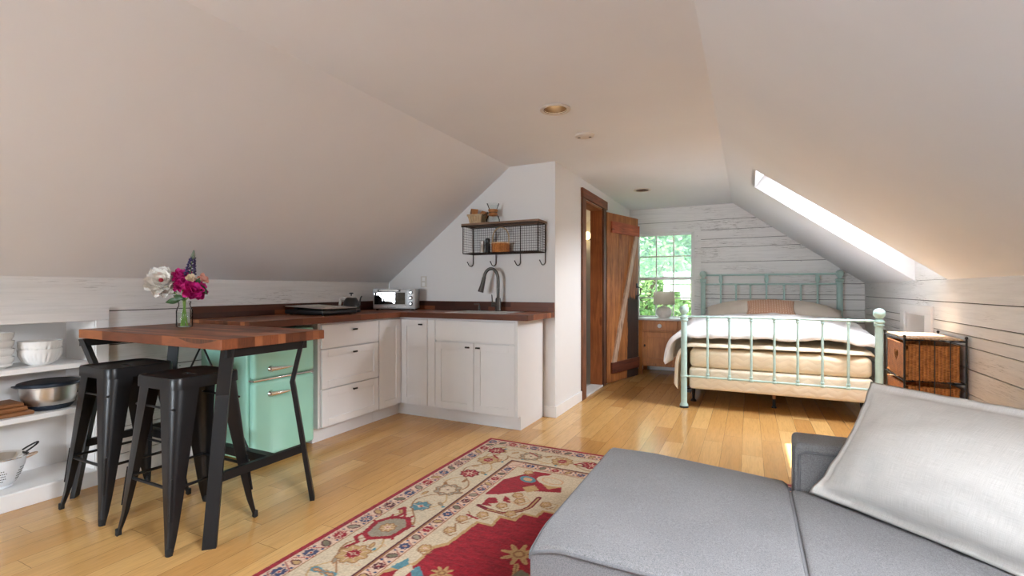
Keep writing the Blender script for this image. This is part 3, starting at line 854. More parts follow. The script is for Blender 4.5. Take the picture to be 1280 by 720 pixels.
# ------------------------------------------------------------------ fridge
t = thing('mini_fridge', 'mint green retro two-door mini fridge under the worktop', 'fridge', (-3.06, 2.23, 0))
y0, y1 = 1.992, 2.468
g = G(); g.box(-3.33, -2.845, y0, y1, .035, .862, .02, 3); g.obj('body', M['mint'], t)
def door(z0, z1):
    g = G(); g.box(-2.84, -2.782, y0+.002, y1-.002, z0, z1, .024, 4); return g.obj('door', M['mint'], t)
for z0, z1, hz in ((.045, .537, .452), (.553, .860, .612)):
    d = door(z0, z1)
    g = G(); g.lathe([(.001, 0), (.021, 0), (.023, .008), (.017, .020), (.001, .024)], (-2.783, 2.11, hz), 20, axis=(1, 0, 0))
    g.tube([(-2.765, 2.10, hz), (-2.758, 2.14, hz), (-2.752, 2.20, hz), (-2.752, 2.255, hz)], [.016, .015, .010, .004], 12)
    g.obj('handle', M['chrome'], d)
g = G(); g.box(-2.842, -2.788, y0+.004, y1-.004, .539, .551, .003); g.obj('chrome_strip', M['chrome'], t)
for xx in (-3.28, -2.88):
    for yy in (y0+.05, y1-.05):
        g = G(); g.cyl((xx, yy, 0), (xx, yy, .04), .02); g.obj('foot', M['black'], t)

# ------------------------------------------------------------------ things on the worktop
# slim two-burner hob with a silver lid
t = thing('portable_hob', 'flat black portable hob with silver lid on the worktop', 'hob', (-3.09, 2.80, CT1), R(-4))
g = G(); g.box(-.23, .23, -.165, .165, .006, .040, .01, 3); g.obj('body', M['black'], t, world=False)
g = G(); tl = Matrix.Rotation(R(1.5), 4, 'Y'); g.box(-.235, .225, -.16, .17, .056, .064, .004, 2, tl); g.box(-.17, .17, -.10, .11, .0645, .070, .002, 2, tl, (-.005, .005, .060)); g.obj('lid', M['steel'], t, world=False)
g = G(); g.box(-.2, -.16, -.1, .1, .038, .062); g.obj('hinge', M['black'], t, world=False)
g = G(); g.box(.15, .19, -.1, .1, .038, .052); g.obj('hinge', M['black'], t, world=False)
for a in (-.19, .19):
    for b in (-.13, .13):
        g = G(); g.cyl((a, b, 0), (a, b, .008), .012, n=12); g.obj('foot', M['rubber'], t, world=False)
# kettle
kx, ky = -3.13, 3.17
t = thing('kettle', 'black gooseneck kettle with steel handle behind the silver-lidded hob', 'kettle', (kx, ky, CT1), R(15))
g = G(); g.lathe([(.001, 0), (.078, 0), (.078, .018), (.072, .022), (.001, .022)], n=32); g.obj('base', M['black'], t, world=False)
g = G(); g.lathe([(.001, .022), (.070, .022), (.074, .028), (.072, .05), (.062, .095), (.048, .122), (.040, .128), (.001, .128)], n=36); g.obj('body', M['black'], t, world=False)
g = G(); g.lathe([(.074, .0225), (.0755, .030), (.0745, .031), (.073, .023), (.074, .0225)], n=36); g.obj('steel_band', M['steel'], t, world=False)
g = G(); g.lathe([(.041, .128), (.036, .137), (.008, .142), (.001, .142)], n=28); g.obj('lid', M['steel'], t, world=False)
g = G(); g.lathe([(.004, .14), (.005, .158), (.018, .162), (.020, .168), (.012, .172), (.001, .172)], n=20); g.obj('lid_knob', M['black'], t, world=False)
g = G(); g.tube([(.065, 0, .05), (.085, 0, .065), (.082, 0, .095), (.088, 0, .125), (.10, 0, .142)], [.010, .009, .007, .006, .005], 10); g.obj('spout', M['black'], t, world=False)
g = G(); g.tube([(-.045, 0, .125), (-.075, 0, .132), (-.100, 0, .12), (-.112, 0, .07), (-.118, 0, .04)], .0065, 8, flat=1.6); g.tube([(-.060, 0, .10), (-.09, 0, .10), (-.10, 0, .07), (-.108, 0, .045)], .005, 8); g.obj('handle', M['steel'], t, world=False)
# toaster oven, turned to face the room
t = thing('toaster_oven', 'silver toaster oven with three black dials in the worktop corner', 'toaster oven', (-3.048, 3.643, CT1), R(26.2))
W, D, H = .40, .22, .205
z0 = .012
g = G()   # shell open at the front
g.box(-W/2, W/2, 0, D, z0, z0+.012, .002); g.box(-W/2, W/2, 0, D, H-.012, H, .004); g.box(-W/2, -W/2+.012, 0, D, z0, H, .003); g.box(W/2-.012, W/2, 0, D, z0, H, .003); g.box(-W/2, W/2, D-.012, D, z0, H, .003)
g.box(.118, W/2-.005, -.006, D-.02, z0+.005, H-.006, .003); g.box(-W/2, .12, -.006, .004, z0, z0+.034, .003)
g.obj('housing', M['ovensteel'], t, world=False)
g = G(); g.box(-.185, .115, .01, D-.014, z0+.012, z0+.016); g.obj('crumb_tray', M['steel'], t, world=False)
g = G()
for k in range(12): g.tube([(-.18+k*.026, .012, .10), (-.18+k*.026, D-.02, .10)], .0014, 6)
g.tube([(-.185, .015, .10), (.112, .015, .10)], .002, 6); g.tube([(-.185, D-.025, .10), (.112, D-.025, .10)], .002, 6); g.obj('rack', M['chrome'], t, world=False)
g = G(); w = .012
g.box(-W/2+.002, .117, -.016, -.006, H-.036, H-.004, .002); g.box(-W/2+.002, .117, -.016, -.006, z0+.036, z0+.044, .002)
g.box(-W/2+.002, -W/2+w, -.016, -.006, z0+.036, H-.006, .002); g.box(.117-.010, .117, -.016, -.006, z0+.036, H-.006, .002)
d = g.obj('door', M['ovensteel'], t, world=False)
g = G(); g.box(-W/2+w-.002, .108, -.0125, -.0095, z0+.042, H-.034); g.obj('door_glass', M['ovenglass'], d, world=False)
g = G(); g.tube([(-.135, -.016, H-.018), (-.135, -.036, H-.018), (.05, -.036, H-.018), (.05, -.016, H-.018)], .008, 10); g.obj('handle', M['steel'], d, world=False)
for q in (-.135, .05):
    g = G(); g.box(q-.014, q+.014, -.042, -.014, H-.028, H-.008, .003); g.obj('handle_bracket', M['black'], d, world=False)
for k, zz in enumerate((.165, .112, .058)):
    g = G(); g.lathe([(.019, 0), (.019, .010), (.016, .016), (.001, .016)], (.158, -.006, zz+.005), 24, axis=(0, -1, 0)); kn = g.obj('dial', M['black'], t, world=False)
    g = G(); g.lathe([(.010, .016), (.010, .018), (.001, .018)], (.158, -.006, zz+.005), 20, axis=(0, -1, 0)); g.obj('dial_cap', M['dial'], kn, world=False)
for a in (-.17, .17):
    for b in (.03, .19):
        g = G(); g.cyl((a, b, 0), (a, b, z0), .012, n=12); g.obj('foot', M['rubber'], t, world=False)
g = G(); xx = -.065
for k, wd in enumerate((.008, .006, .007, .004, .008, .006, .008, .005, .007)):
    g.box(xx, xx+wd, -.0075, -.0055, z0+.014, z0+.020); xx += wd+.0025
g.obj('front_lettering', M['black'], t, smooth=0, world=False)

# ------------------------------------------------------------------ wire wall shelf
SXa, SXb, SYf, SZt, SZb = -2.358, -1.612, 3.775, 1.708, 1.452
t = thing('wall_shelf', 'dark wire wall shelf with wood top and four hooks', 'shelf', ((SXa+SXb)/2, YK-.12, SZb))
g = G(); g.box(SXa-.015, SXb+.012, SYf-.01, YK-.003, SZt, SZt+.018, .003); g.obj('top_board', M['shelfwood'], t, smooth=0)
g = G(); yb = YK-.006
fr = .0045
for z in (SZt-.006, SZb): g.tube([(SXa, SYf, z), (SXb, SYf, z), (SXb, yb, z), (SXa, yb, z)], fr, 6, closed=True)
for x in (SXa, SXb):
    for y in (SYf, yb): g.tube([(x, y, SZb), (x, y, SZt-.004)], fr, 6)
g.box(SXa-.014, SXb+.011, SYf-.009, SYf-.004, SZt-.014, SZt-.0005)
for x in (SXa+.263, SXa+.527): g.tube([(x, SYf, SZb), (x, yb, SZb)], .003, 6)
g.obj('frame', M['wire'], t)
g = G(); st = .0225; wr = .0013
n = int((SXb-SXa)/st)
for k in range(1, n): g.tube([(SXa+k*st, SYf+.002, SZb), (SXa+k*st, yb, SZb), (SXa+k*st, yb, SZt-.006)], wr, 4)
m = int((SZt-SZb)/st)
for k in range(1, m+1): g.tube([(SXa, SYf, SZb+k*st), (SXa, yb, SZb+k*st), (SXb, yb, SZb+k*st), (SXb, SYf, SZb+k*st)], wr, 4)
q = int((yb-SYf)/st)
for k in range(1, q+1):
    y = SYf+k*st
    g.tube([(SXa, y, SZt-.006), (SXa, y, SZb), (SXb, y, SZb), (SXb, y, SZt-.006)], wr, 4)
g.obj('wire_mesh', M['wire'], t)
for x in (SXa+.004, SXa+.25, SXa+.50, SXb-.002):
    g = G(); ys = yb-.004; pts = [(x, ys, SZt-.01), (x, ys, 1.365)]
    for k in range(1, 10):
        a = PI*k/9*1.02; pts.append((x-.0028*k, ys-.024*(1-math.cos(a)), 1.365-.024*math.sin(a)))
    pts.append((x-.030, ys-.054, 1.378)); g.tube(pts, .0042, 8); g.ball((x-.030, ys-.055, 1.380), .006, 10, 6)
    g.obj('hook', M['wire'], t)
# berry baskets on top of the shelf
ST = SZt+.018
def berry_basket(c, s, label, rot, h=.075):
    t = thing('berry_basket', label, 'basket', c, 0, None, rot)
    g = G(); b, tp = .046*s, .060*s
    n = 5
    for k in range(4):
        q = Matrix.Rotation(PI/2*k, 4, 'Z')
        for j in range(n):
            a0 = -1+2*j/n+.03; a1 = -1+2*(j+1)/n-.03
            p = [q @ Vector((b*a0, -b, 0)), q @ Vector((b*a1, -b, 0)), q @ Vector((tp*a1, -tp, h)), q @ Vector((tp*a0, -tp, h))]
            nn = (q @ Vector((0, -1, 0)))*.0025
            g.prism(p, nn)
    g.box(-b, b, -b, b, 0, .003); g.obj('splint_side', M['splint'], t, world=False)
    g = G(); tp2 = tp+.003
    g.box(-tp2, tp2, -tp2-.003, -tp2, h-.016, h); g.box(-tp2, tp2, tp2, tp2+.003, h-.016, h); g.box(-tp2-.003, -tp2, -tp2, tp2, h-.016, h); g.box(tp2, tp2+.003, -tp2, tp2, h-.016, h)
    g.obj('rim_band', M['splint'], t, world=False)
berry_basket((-2.255, 3.86, ST), 1.15, 'wooden splint berry basket standing upright on the wire shelf', (0, 0, R(8)), .085)
def wood_scoop(c, rot, s, label):
    t = thing('wooden_cup', label, 'wooden cup', c, 0, 'wooden cups leaning in the berry basket', rot)
    g = G(); g.lathe([(.001, 0), (.024*s, 0), (.040*s, .075*s), (.036*s, .075*s), (.021*s, .006), (.001, .006)], n=4, axis=None); g.obj('cup_body', M['collar'], t, world=False, smooth=.3)
    g = G(); g.tube([(0, 0, -.0), (0, 0, -.012)], .016*s, 12); g.obj('cup_foot', M['collar'], t, world=False)
wood_scoop((-2.285, 3.855, ST+.052), (R(-25), R(-18), 0), 1.2, 'taller wooden cup leaning left in the splint berry basket')
wood_scoop((-2.240, 3.862, ST+.052), (R(-30), R(48), R(20)), 1.1, 'tilted wooden cup leaning right in the splint berry basket')
# pour-over carafe
cx, cy = -2.09, 3.86
t = thing('coffee_carafe', 'glass hourglass coffee carafe with wooden collar on the wire shelf', 'carafe', (cx, cy, ST))
def shell(g, prof, th, c, n=36):
    inner = [(max(r-th, .0008), z) for r, z in prof]; inner[0] = (inner[0][0], prof[0][1]+th)
    g.lathe(list(prof)+inner[::-1], c, n)
g = G(); shell(g, [(.055, .001), (.062, .008), (.063, .03), (.052, .062), (.030, .088), (.028, .100), (.036, .125), (.058, .178)], .002, (cx, cy, ST)); g.obj('glass_body', M['glass'], t)
g = G(); g.lathe([(.035, .068), (.046, .070), (.036, .095), (.036, .098), (.047, .124), (.038, .126), (.0305, .099), (.0315, .094), (.035, .068)], (cx, cy, ST), 32); g.obj('wooden_collar', M['collar'], t)
g = G(); g.tube([(cx+.037*math.cos(2*PI*k/20), cy+.037*math.sin(2*PI*k/20), ST+.097) for k in range(20)], .003, 6, closed=True)
g.tube([(cx-.030, cy-.024, ST+.097), (cx-.058, cy-.04, ST+.085), (cx-.075, cy-.045, ST+.068)], .0028, 6); g.tube([(cx-.030, cy-.024, ST+.097), (cx-.05, cy-.04, ST+.075), (cx-.056, cy-.045, ST+.052)], .0028, 6); g.ball((cx-.040, cy-.034, ST+.094), .008, 10, 6)
g.obj('leather_tie', M['leather'], t)
# things inside the wire shelf
SB = SZb+.003
def jar(x, y, h, r, mat, label, lidm):
    t = thing('spice_grinder', label, 'grinder', (x, y, SB), 0, None)
    g = G(); g.lathe([(.001, 0), (r, 0), (r, h*.62), (r*.82, h*.66), (r*.8, h*.72)], (x, y, SB), 20); g.obj('jar_body', mat, t)
    g = G(); g.lathe([(r*.95, h*.72), (r, h*.76), (r*.95, h*.95), (r*.6, h), (.001, h)], (x, y, SB), 20); g.obj('cap', lidm, t)
jar(-2.195, 3.85, .118, .021, M['steel'], 'silver grinder in the wire shelf, left of the black one', M['steel'])
jar(-2.138, 3.845, .135, .024, M['black'], 'black grinder in the wire shelf beside the handled basket', M['black'])
t = thing('handled_basket', 'small woven basket with tall hoop handle inside the wire shelf', 'basket', (-2.012, 3.86, SB))
g = G(); prof = [(.001, .002), (.070, .002), (.079, .012), (.084, .085), (.080, .087), (.074, .012), (.001, .008)]
g.lathe(prof, (-2.012, 3.86, SB), 40); g.obj('basket_body', M['wicker'], t)
g = G(); g.tube([(-2.012+.083*math.cos(2*PI*k/36), 3.86+.083*math.sin(2*PI*k/36), SB+.086) for k in range(36)], .006, 6, closed=True); g.obj('basket_rim', M['wickerlid'], t)
g = G(); pts = [(-2.012+.083*math.cos(PI*k/20), 3.86, SB+.07+(.06 if 0 < k < 20 else .0)+.10*math.sin(PI*k/20)) for k in range(21)]; g.tube(pts, .0055, 6); g.obj('basket_handle', M['splint'], t)

# ------------------------------------------------------------------ bar table
TX0, TX1, TY0, TY1, TZ0, TZ1 = -3.345, -2.088, 1.34, 1.915, .857, .905
t = thing('bar_table', 'butcher block bar table on black angled metal legs beside the fridge', 'table', ((TX0+TX1)/2, (TY0+TY1)/2, 0))
g = G(); g.box(TX0, TX1, TY0, TY1, TZ0, TZ1, .003)
# a live-edge scallop under the near edge by the corner
g.obj('tabletop', M['butcher_x'], t, smooth=0)
g = G(); sc_ = []
for k in range(13):
    a = k/12; sc_.append((TX1-.03-.30*a, TY0-.0012, TZ1-.004-.022*math.sin(PI*a)))
g.prism(sc_, (0, .0014, 0)); g.obj('bark_scar', M['doordark'], t, smooth=0)
w = .036
for sgn, xf in ((1, -2.125), (-1, -3.27)):
    def leg(ya, yk, yf, q):
        """flat bar with its broad face turned across the corner; q = which way the kink points along y"""
        g = G(); xk = xf-sgn*.03; xff = xf+sgn*.018
        rad = Vector((-sgn*.707, q*.707, 0)); tan = Vector((sgn*.707*q, .707, 0))*1
        tan = Vector((-rad.y, rad.x, 0))
        secs = []
        for (px, py, pz) in ((xf, ya, TZ0-.001), (xk, yk, .645), (xff, yf, 0)):
            c = Vector((px, py, pz)); secs.append([c+tan*.027+rad*.011, c-tan*.027+rad*.011, c-tan*.027-rad*.011, c+tan*.027-rad*.011])
        g.rings(secs); return g.obj('leg', M['blackmetal'], t, smooth=0)
    leg(1.395 if sgn > 0 else 1.33, 1.39, 1.30, 1); leg(1.80, 1.765, 1.852, -1)
    g = G(); g.box(xf-w/2, xf+w/2, 1.38 if sgn > 0 else 1.32, 1.815, TZ0-.04, TZ0-.001); g.obj('top_bar', M['blackmetal'], t, smooth=0)
    g = G(); xs = xf-sgn*.005; g.box(xs-.011, xs+.011, 1.345, 1.815, .264, .304); g.obj('side_stretcher', M['blackmetal'], t, smooth=0)
g = G(); g.box(-3.26, -2.13, 1.605, 1.645, .262, .304); g.obj('long_stretcher', M['blackmetal'], t, smooth=0)
for a, b in (((-2.30, 1.625, .29), (-2.72, 1.625, TZ0-.004)), ((-3.10, 1.625, .29), (-2.68, 1.625, TZ0-.004))):
    g = G(); g.tube([a, b], .005, 8); g.obj('brace_rod', M['blackmetal'], t)

# ------------------------------------------------------------------ stools
def rsq(h, r, n=8):
    out = []
    for cx_, cy_, a0 in ((h-r, h-r, 0), (-h+r, h-r, 90), (-h+r, -h+r, 180), (h-r, -h+r, 270)):
        for k in range(n+1):
            a = R(a0+90*k/n); out.append((cx_+r*math.cos(a), cy_+r*math.sin(a)))
    return out
def make_stool(loc, label):
    t = thing('bar_stool', label, 'stool', loc, 0, 'black metal bar stools')
    ZT = .735; h = .155
    g = G(); o = rsq(h, .042); n = len(o)
    def ang_ell(rx, ry): return [(rx*math.cos(math.atan2(p[1], p[0])), ry*math.sin(math.atan2(p[1], p[0]))) for p in o]
    rings = [[(p[0]*1.01, p[1]*1.01, ZT-.052) for p in o], [(p[0]*1.004, p[1]*1.004, ZT-.010) for p in o], [(p[0]*.985, p[1]*.985, ZT-.001) for p in o], [(p[0]*.95, p[1]*.95, ZT) for p in o], [(p[0]*.90, p[1]*.90, ZT-.005) for p in o],
             [(p[0]*.5, p[1]*.5, ZT-.008) for p in o], [(p[0], p[1], ZT-.0085) for p in ang_ell(.045, .018)], [(p[0], p[1], ZT-.016) for p in ang_ell(.043, .016)]]
    g.rings(rings, True, False)
    ou = [[(p[0]*.99, p[1]*.99, ZT-.052) for p in o], [(p[0]*.98, p[1]*.98, ZT-.016) for p in o], [(p[0], p[1], ZT-.016) for p in ang_ell(.043, .016)]]
    g.rings(ou, True, False)
    bmesh.ops.remove_doubles(g.bm, verts=g.bm.verts, dist=.0004)
    g.obj('seat', M['stool'], t, world=False)
    def corner(tt):      # centre line of the outer corner from seat (0) to foot (1)
        e = .152+.050*tt+.006*max(0, tt-.85)/.15
        return e, ZT-.045-(ZT-.045)*tt
    for sx in (-1, 1):
        for sy in (-1, 1):
            g = G(); rings = []
            for i in range(15):
                tt = i/14; e, z = corner(tt)
                wd = .088*(1-tt)**.85+.020; rc = min(.036*(1-tt)+.012, wd*.8); th = .0035
                out = [(-wd, 0), (-rc, 0)]
                for k in range(1, 6):
                    a = PI/2*k/5; out.append((-rc+rc*math.sin(a), -rc+rc*math.cos(a)))
                out += [(0, -wd)]
                inn = [(-th*1.0+min(0, p[0]+th*0), 0) for p in out]
                inn = [(p[0]-th if p[0] > -rc-1e-6 else p[0], p[1]-th if p[1] > -rc-1e-6 else p[1]) for p in out]
                ring = [(sx*(e+p[0]), sy*(e+p[1]), z) for p in out]+[(sx*(e+p[0]), sy*(e+p[1]), z) for p in reversed(inn)]
                rings.append(ring)
            g.rings(rings)
            lg = g.obj('leg', M['stool'], t, world=False)
            g = G(); e, _ = corner(1.0); g.box(sx*(e-.0205), sx*(e+.0005), sy*(e-.0205), sy*(e+.0005), 0, .032, .004); g.obj('rubber_foot', M['rubber'], lg, world=False)
            g = G(); e1, z1 = corner(.55); e2, z2 = corner(.80)
            # pressed groove on the outer corner
            k1, k2 = e1-.007, e2-.004
            g.tube([(sx*k1, sy*k1, z1), (sx*k2, sy*k2, z2)], .0045, 8); g.obj('pressed_rib', M['stool'], lg, world=False)
    zr = .265; tt = (ZT-.045-zr)/(ZT-.045); e, _ = corner(tt); e -= .012
    for a, b in (((-e, -e), (e, -e)), ((e, -e), (e, e)), ((e, e), (-e, e)), ((-e, e), (-e, -e))):
        g = G(); g.tube([(a[0], a[1], zr), (b[0], b[1], zr)], .007, 8); g.obj('stretcher', M['stool'], t, world=False)
    for a in (-1, 1):
        g = G(); zz = .60; e, _ = corner((ZT-.045-zz)/(ZT-.045)); e -= .01; g.tube([(-e, a*e, zz), (e, a*e, zz)], .0055, 8); g.obj('upper_rod', M['stool'], t, world=False)
    return t
s0 = make_stool((-2.395, 1.383, 0), 'black metal bar stool under the bar table, at the fridge end')
dup(s0, (-2.966, 1.395, 0), 'black metal bar stool under the bar table, at the white shelves end')

# ------------------------------------------------------------------ built-in shelves in the left knee wall
t = thing('built_in_shelves', 'white painted shelves built into the left knee wall', 'shelves', (XL-.17, .84, NZ0))
xb = XL-.335
g = G(); g.box(xb-.02, xb, NY0-.02, NY1+.02, NZ0-.06, NZ1+.03); g.obj('back_panel', M['trimwhite'], t, smooth=0)
g = G(); g.box(xb, XL-.001, NY1, NY1+.02, NZ0-.02, NZ1+.02); g.obj('side_panel', M['trimwhite'], t, smooth=0)
g = G(); g.box(xb, XL-.001, NY0-.02, NY0, NZ0-.02, NZ1+.02); g.obj('side_panel', M['trimwhite'], t, smooth=0)
g = G(); g.box(xb, XL-.001, NY0, NY1, NZ1, NZ1+.02); g.obj('top_panel', M['trimwhite'], t, smooth=0)
g = G(); g.box(xb, XL+.014, NY0, NY1, NZ0-.018, NZ0-.001, .002); g.obj('shelf', M['trimwhite'], t, smooth=0)
for zt in (.463, .714):
    g = G(); g.box(xb, XL-.002, NY0, NY1, zt-.027, zt, .002); g.obj('shelf', M['trimwhite'], t, smooth=0)
g = G(); g.box(XL+.0022, XL+.018, NY0-.06, 1.492, .948, 1.018, .003); g.obj('header_board', M['boards_y'], t, smooth=0)
g = G(); g.box(XL+.0022, XL+.016, NY1, 1.492, .085, .948, .003); g.obj('jamb_board', M['trimwhite'], t, smooth=0)
# bowls
def bowl(name, c, r, h, label, group, fl=False, mat='white_china', foot=.5):
    g = G(); th = .004
    prof = [(.001, .004), (r*foot, .002), (r*foot, 0), (r*foot+.004, .003), (r*(foot+.28), h*.22), (r*.86, h*.40), (r*.95, h*.58), (r*.975, h*.74), (r*.98, h*.80), (r, h)]
    inner = [(r-th, h), (r*.985-th, h*.78), (r*.93-th, h*.52), (r*(foot+.26)-th, h*.26), (r*foot, .010), (.001, .010)]
    n = 96 if fl else 36
    flute = (lambda i, a: (.05*abs(math.sin(a*13))-.03)*(1, 1.2, 1, .5)[i-4] if 4 <= i <= 7 else 0) if fl else None
    g.lathe(prof+inner, c, n, flute=flute)
    return single(g, name, M[mat], label, 'bowl', group)
zz = .7145
for k, lb in enumerate(('plain white bowl at the bottom of the stack on the top shelf', 'plain white bowl second from bottom of its stack', 'plain white bowl third from bottom of its stack', 'plain white bowl on top of the stack at the left')):
    bowl('bowl', (-3.52, 1.052, zz+k*.042), .082, .058, lb, 'plain white bowls stacked on the top shelf', foot=.62)
bowl('fluted_bowl', (-3.505, 1.235, zz), .092, .088, 'lower fluted white bowl of the pair on the top shelf', 'fluted white bowls on the top shelf', True)
bowl('fluted_bowl', (-3.505, 1.235, zz+.042), .092, .088, 'upper fluted white bowl of the pair on the top shelf', 'fluted white bowls on the top shelf', True)
# steel mixing bowl
mz = .4635; mc = (-3.525, 1.283, mz)
t = thing('mixing_bowl', 'steel mixing bowl with navy lid on the middle shelf', 'mixing bowl', mc)
g = G(); g.lathe([(.001, .006), (.085, .006), (.108, .03), (.120, .07), (.124, .122), (.130, .126), (.130, .129), (.121, .128), (.116, .07), (.10, .03), (.08, .012), (.001, .012)], mc, 48); g.obj('steel_body', M['steel'], t)
g = G(); g.lathe([(.001, 0), (.088, 0), (.108, .026), (.106, .028), (.086, .0065), (.001, .0055)], mc, 48); g.obj('rubber_base', M['navy'], t)
g = G(); g.lathe([(.001, .130), (.134, .130), (.138, .136), (.134, .146), (.115, .152), (.105, .149), (.05, .151), (.001, .151)], mc, 48)
g.box(mc[0]-.03, mc[0]+.03, mc[1]-.152, mc[1]-.12, mz+.132, mz+.142, .004); g.obj('lid', M['navy'], t)
# cutting boards
for (y0_, y1_, x0_, x1_, z0_, z1_, lb) in ((.80, 1.183, -3.66, -3.42, .4635, .4835, 'larger wooden cutting board at the bottom on the middle shelf'), (.78, 1.166, -3.64, -3.45, .484, .506, 'middle wooden cutting board of the stack on the shelf'), (.82, 1.155, -3.63, -3.46, .5065, .526, 'top wooden cutting board of the stack on the shelf')):
    g = G(); g.box(x0_, x1_, y0_, y1_, z0_, z1_, .005); single(g, 'cutting_board', M['boardwood'], lb, 'cutting board', 'wooden cutting boards on the middle shelf')
# colander with a steel strainer resting in it
cc = (-3.525, 1.075, NZ0-.0005)
t = thing('colander', 'white enamel colander with pierced sides on the bottom shelf', 'colander', cc)
g = G(); n = 72
prof = [(.050, 0), (.056, .002), (.054, .014), (.066, .022), (.084, .06), (.100, .105), (.108, .150), (.113, .153), (.113, .156), (.105, .156), (.097, .107), (.081, .062), (.062, .026), (.001, .022)]
g.lathe(prof, cc, n); 
g.obj('bowl_body', M['enamel'], t)
g = G()
for cl in range(6):
    ca = 2*PI*cl/6-.25
    for i in range(-3, 4):
        for j in range(5):
            if abs(i)+abs(j-2) > 4: continue
            zc = .045+j*.014; rr = .0668+(zc-.022)*.46
            rr = .066+(.018)*(zc-.022)/.038 if zc < .06 else .084+.016*(zc-.06)/.045
            a = ca+i*.075+(.037 if j % 2 else 0)
            d = Vector((math.cos(a), math.sin(a), -.25)).normalized()
            p = Vector((cc[0]+rr*math.cos(a), cc[1]+rr*math.sin(a), cc[2]+zc))
            g.tube([p-d*.002, p+d*.0012], .0026, 6)
g.obj('drain_holes', M['black'], t)
def loop_handle(c, r, z, a, w, out, mat, parent, th=.0045, lift=.0):
    g = G(); pts = []
    for k in range(13):
        q = PI*k/12; s = -math.cos(q)*w; d = r+out*math.sin(q)
        pts.append((c[0]+d*math.cos(a)-s*math.sin(a), c[1]+d*math.sin(a)+s*math.cos(a), c[2]+z+lift*math.sin(q)))
    g.tube(pts, th, 8); g.obj('handle', mat, parent)
loop_handle(cc, .105, .140, R(70), .028, .04, M['brace'], t, .0045, .012)
t = thing('strainer', 'shiny steel strainer bowl resting in the white colander', 'strainer', (cc[0], cc[1], cc[2]+.0985), 0, None, (R(-2.5), R(1.5), 0))
g = G(); g.lathe([(.001, .0), (.04, .002), (.072, .026), (.088, .058), (.112, .0625), (.112, .0655), (.086, .062), (.068, .030), (.038, .006), (.001, .004)], n=48); g.obj('steel_bowl', M['chrome'], t, world=False)
loop_handle((0, 0, 0), .098, .070, R(78), .025, .05, M['iron'], t, .004, .03) if False else None
g = G(); pts = [(.02*math.cos(PI*k/12)*-1.2, .098+.055*math.sin(PI*k/12), .07+.035*math.sin(PI*k/12)) for k in range(13)]; g.tube(pts, .0045, 8); g.obj('handle', M['iron'], t, world=False)

# ------------------------------------------------------------------ vase and flowers
vx, vy, vz = -2.975, 1.69, TZ1
t = thing('vase', 'clear glass bottle vase of flower stems on the bar table', 'vase', (vx, vy, vz))
g = G(); shell(g, [(.036, .001), (.041, .004), (.042, .02), (.042, .095), (.038, .112), (.031, .124), (.030, .140), (.034, .146), (.034, .152)], .0022, (vx, vy, vz)); g.obj('glass_body', M['glass'], t)
g = G(); g.lathe([(.001, .004), (.0383, .004), (.0390, .02), (.0390, .085), (.001, .085)], (vx, vy, vz), 36); g.obj('water', M['water'], t)
CL_ = Vector((-.897, -.441, 0)); CF = Vector((.87, -.49, 0))    # towards photo-left, towards the viewer
def pos(l, f, z): return Vector((vx, vy, vz))+CL_*l+CF*f+Vector((0, 0, z))
def petal(g, c, axis, side, L, W, cup, curl=0.0):
    axis = Vector(axis)
    axis = axis.normalized(); side = (side-axis*side.dot(axis)).normalized(); nn = axis.cross(side)
    def f(u, v):
        v2 = (v-.5)*2; w = W*math.sin(PI*(.10+.86*u))**.65
        r = u*L
        ruff = .12*W*math.sin(v2*7+u*3)*u
        return c+side*r*math.cos(cup+curl*u)+axis*(r*math.sin(cup+curl*u)+W*.5*(v2**2)*.5+ruff)+nn*(v2*w*.5)
    g.grid(f, 7, 6)
def peony(name, label, c, axis, r, mat, layers, seed, stem_to, heart=None, leaves=0, group=None):
    rnd = random.Random(seed)
    t = thing(name, label, 'flower', stem_to, 0, group)
    axis = Vector(axis).normalized(); s0 = axis.orthogonal().normalized()
    g = G()
    for li, (n, el, sc2) in enumerate(layers):
        for k in range(n):
            a = 2*PI*(k+.5*(li % 2))/n+rnd.uniform(-.2, .2)
            side = Quaternion(axis, a) @ s0
            petal(g, c-axis*r*.15, axis, side, r*sc2*rnd.uniform(.85, 1.1), r*.75*sc2*rnd.uniform(.8, 1.15), R(el+rnd.uniform(-12, 12)), R(rnd.uniform(-15, 25)))
    g.obj('bloom', mat, t, smooth=4, normals=False)
    if heart:
        g = G(); g.ball(c+axis*r*.35+CF*r*.2, r*.13, 10, 6); g.obj('heart', heart, t)
    g = G(); st = Vector(stem_to); mid = Vector((vx, vy, vz+.15))+(c-Vector((vx, vy, vz+.15)))*.3
    g.tube([st, Vector((vx+(st.x-vx)*-.3, vy+(st.y-vy)*-.3, vz+.09)), Vector((vx, vy, vz+.15))*.8+mid*.2, mid, c-axis*r*.2], .003, 8); g.obj('stem', M['stem'], t)
    return t
LAY = [(12, 0, 1.0), (12, 14, .98), (11, 30, .90), (10, 47, .78), (8, 63, .62), (6, 78, .45)]
peony('white_peony', 'large white peony leaning left in the vase', pos(.125, .03, .262), (.62, -.62, .38), .092, M['petal_white'], LAY, 1, pos(-.015, 0, .008), M['crimson'])
peony('pink_peony', 'large magenta peony at the front of the vase', pos(-.055, .045, .215), (.85, -.40, .30), .066, M['petal_pink'], LAY, 2, pos(.018, -.005, .008))
peony('pink_peony', 'smaller magenta peony at the top of the bouquet', pos(.012, .0, .30), (.5, -.3, .8), .052, M['petal_pink'], LAY, 3, pos(.0, .018, .008))
peony('pink_peony', 'magenta peony tucked behind the white peony', pos(.02, .02, .245), (.4, -.6, .5), .045, M['petal_pink'], LAY, 8, pos(.005, -.018, .008))
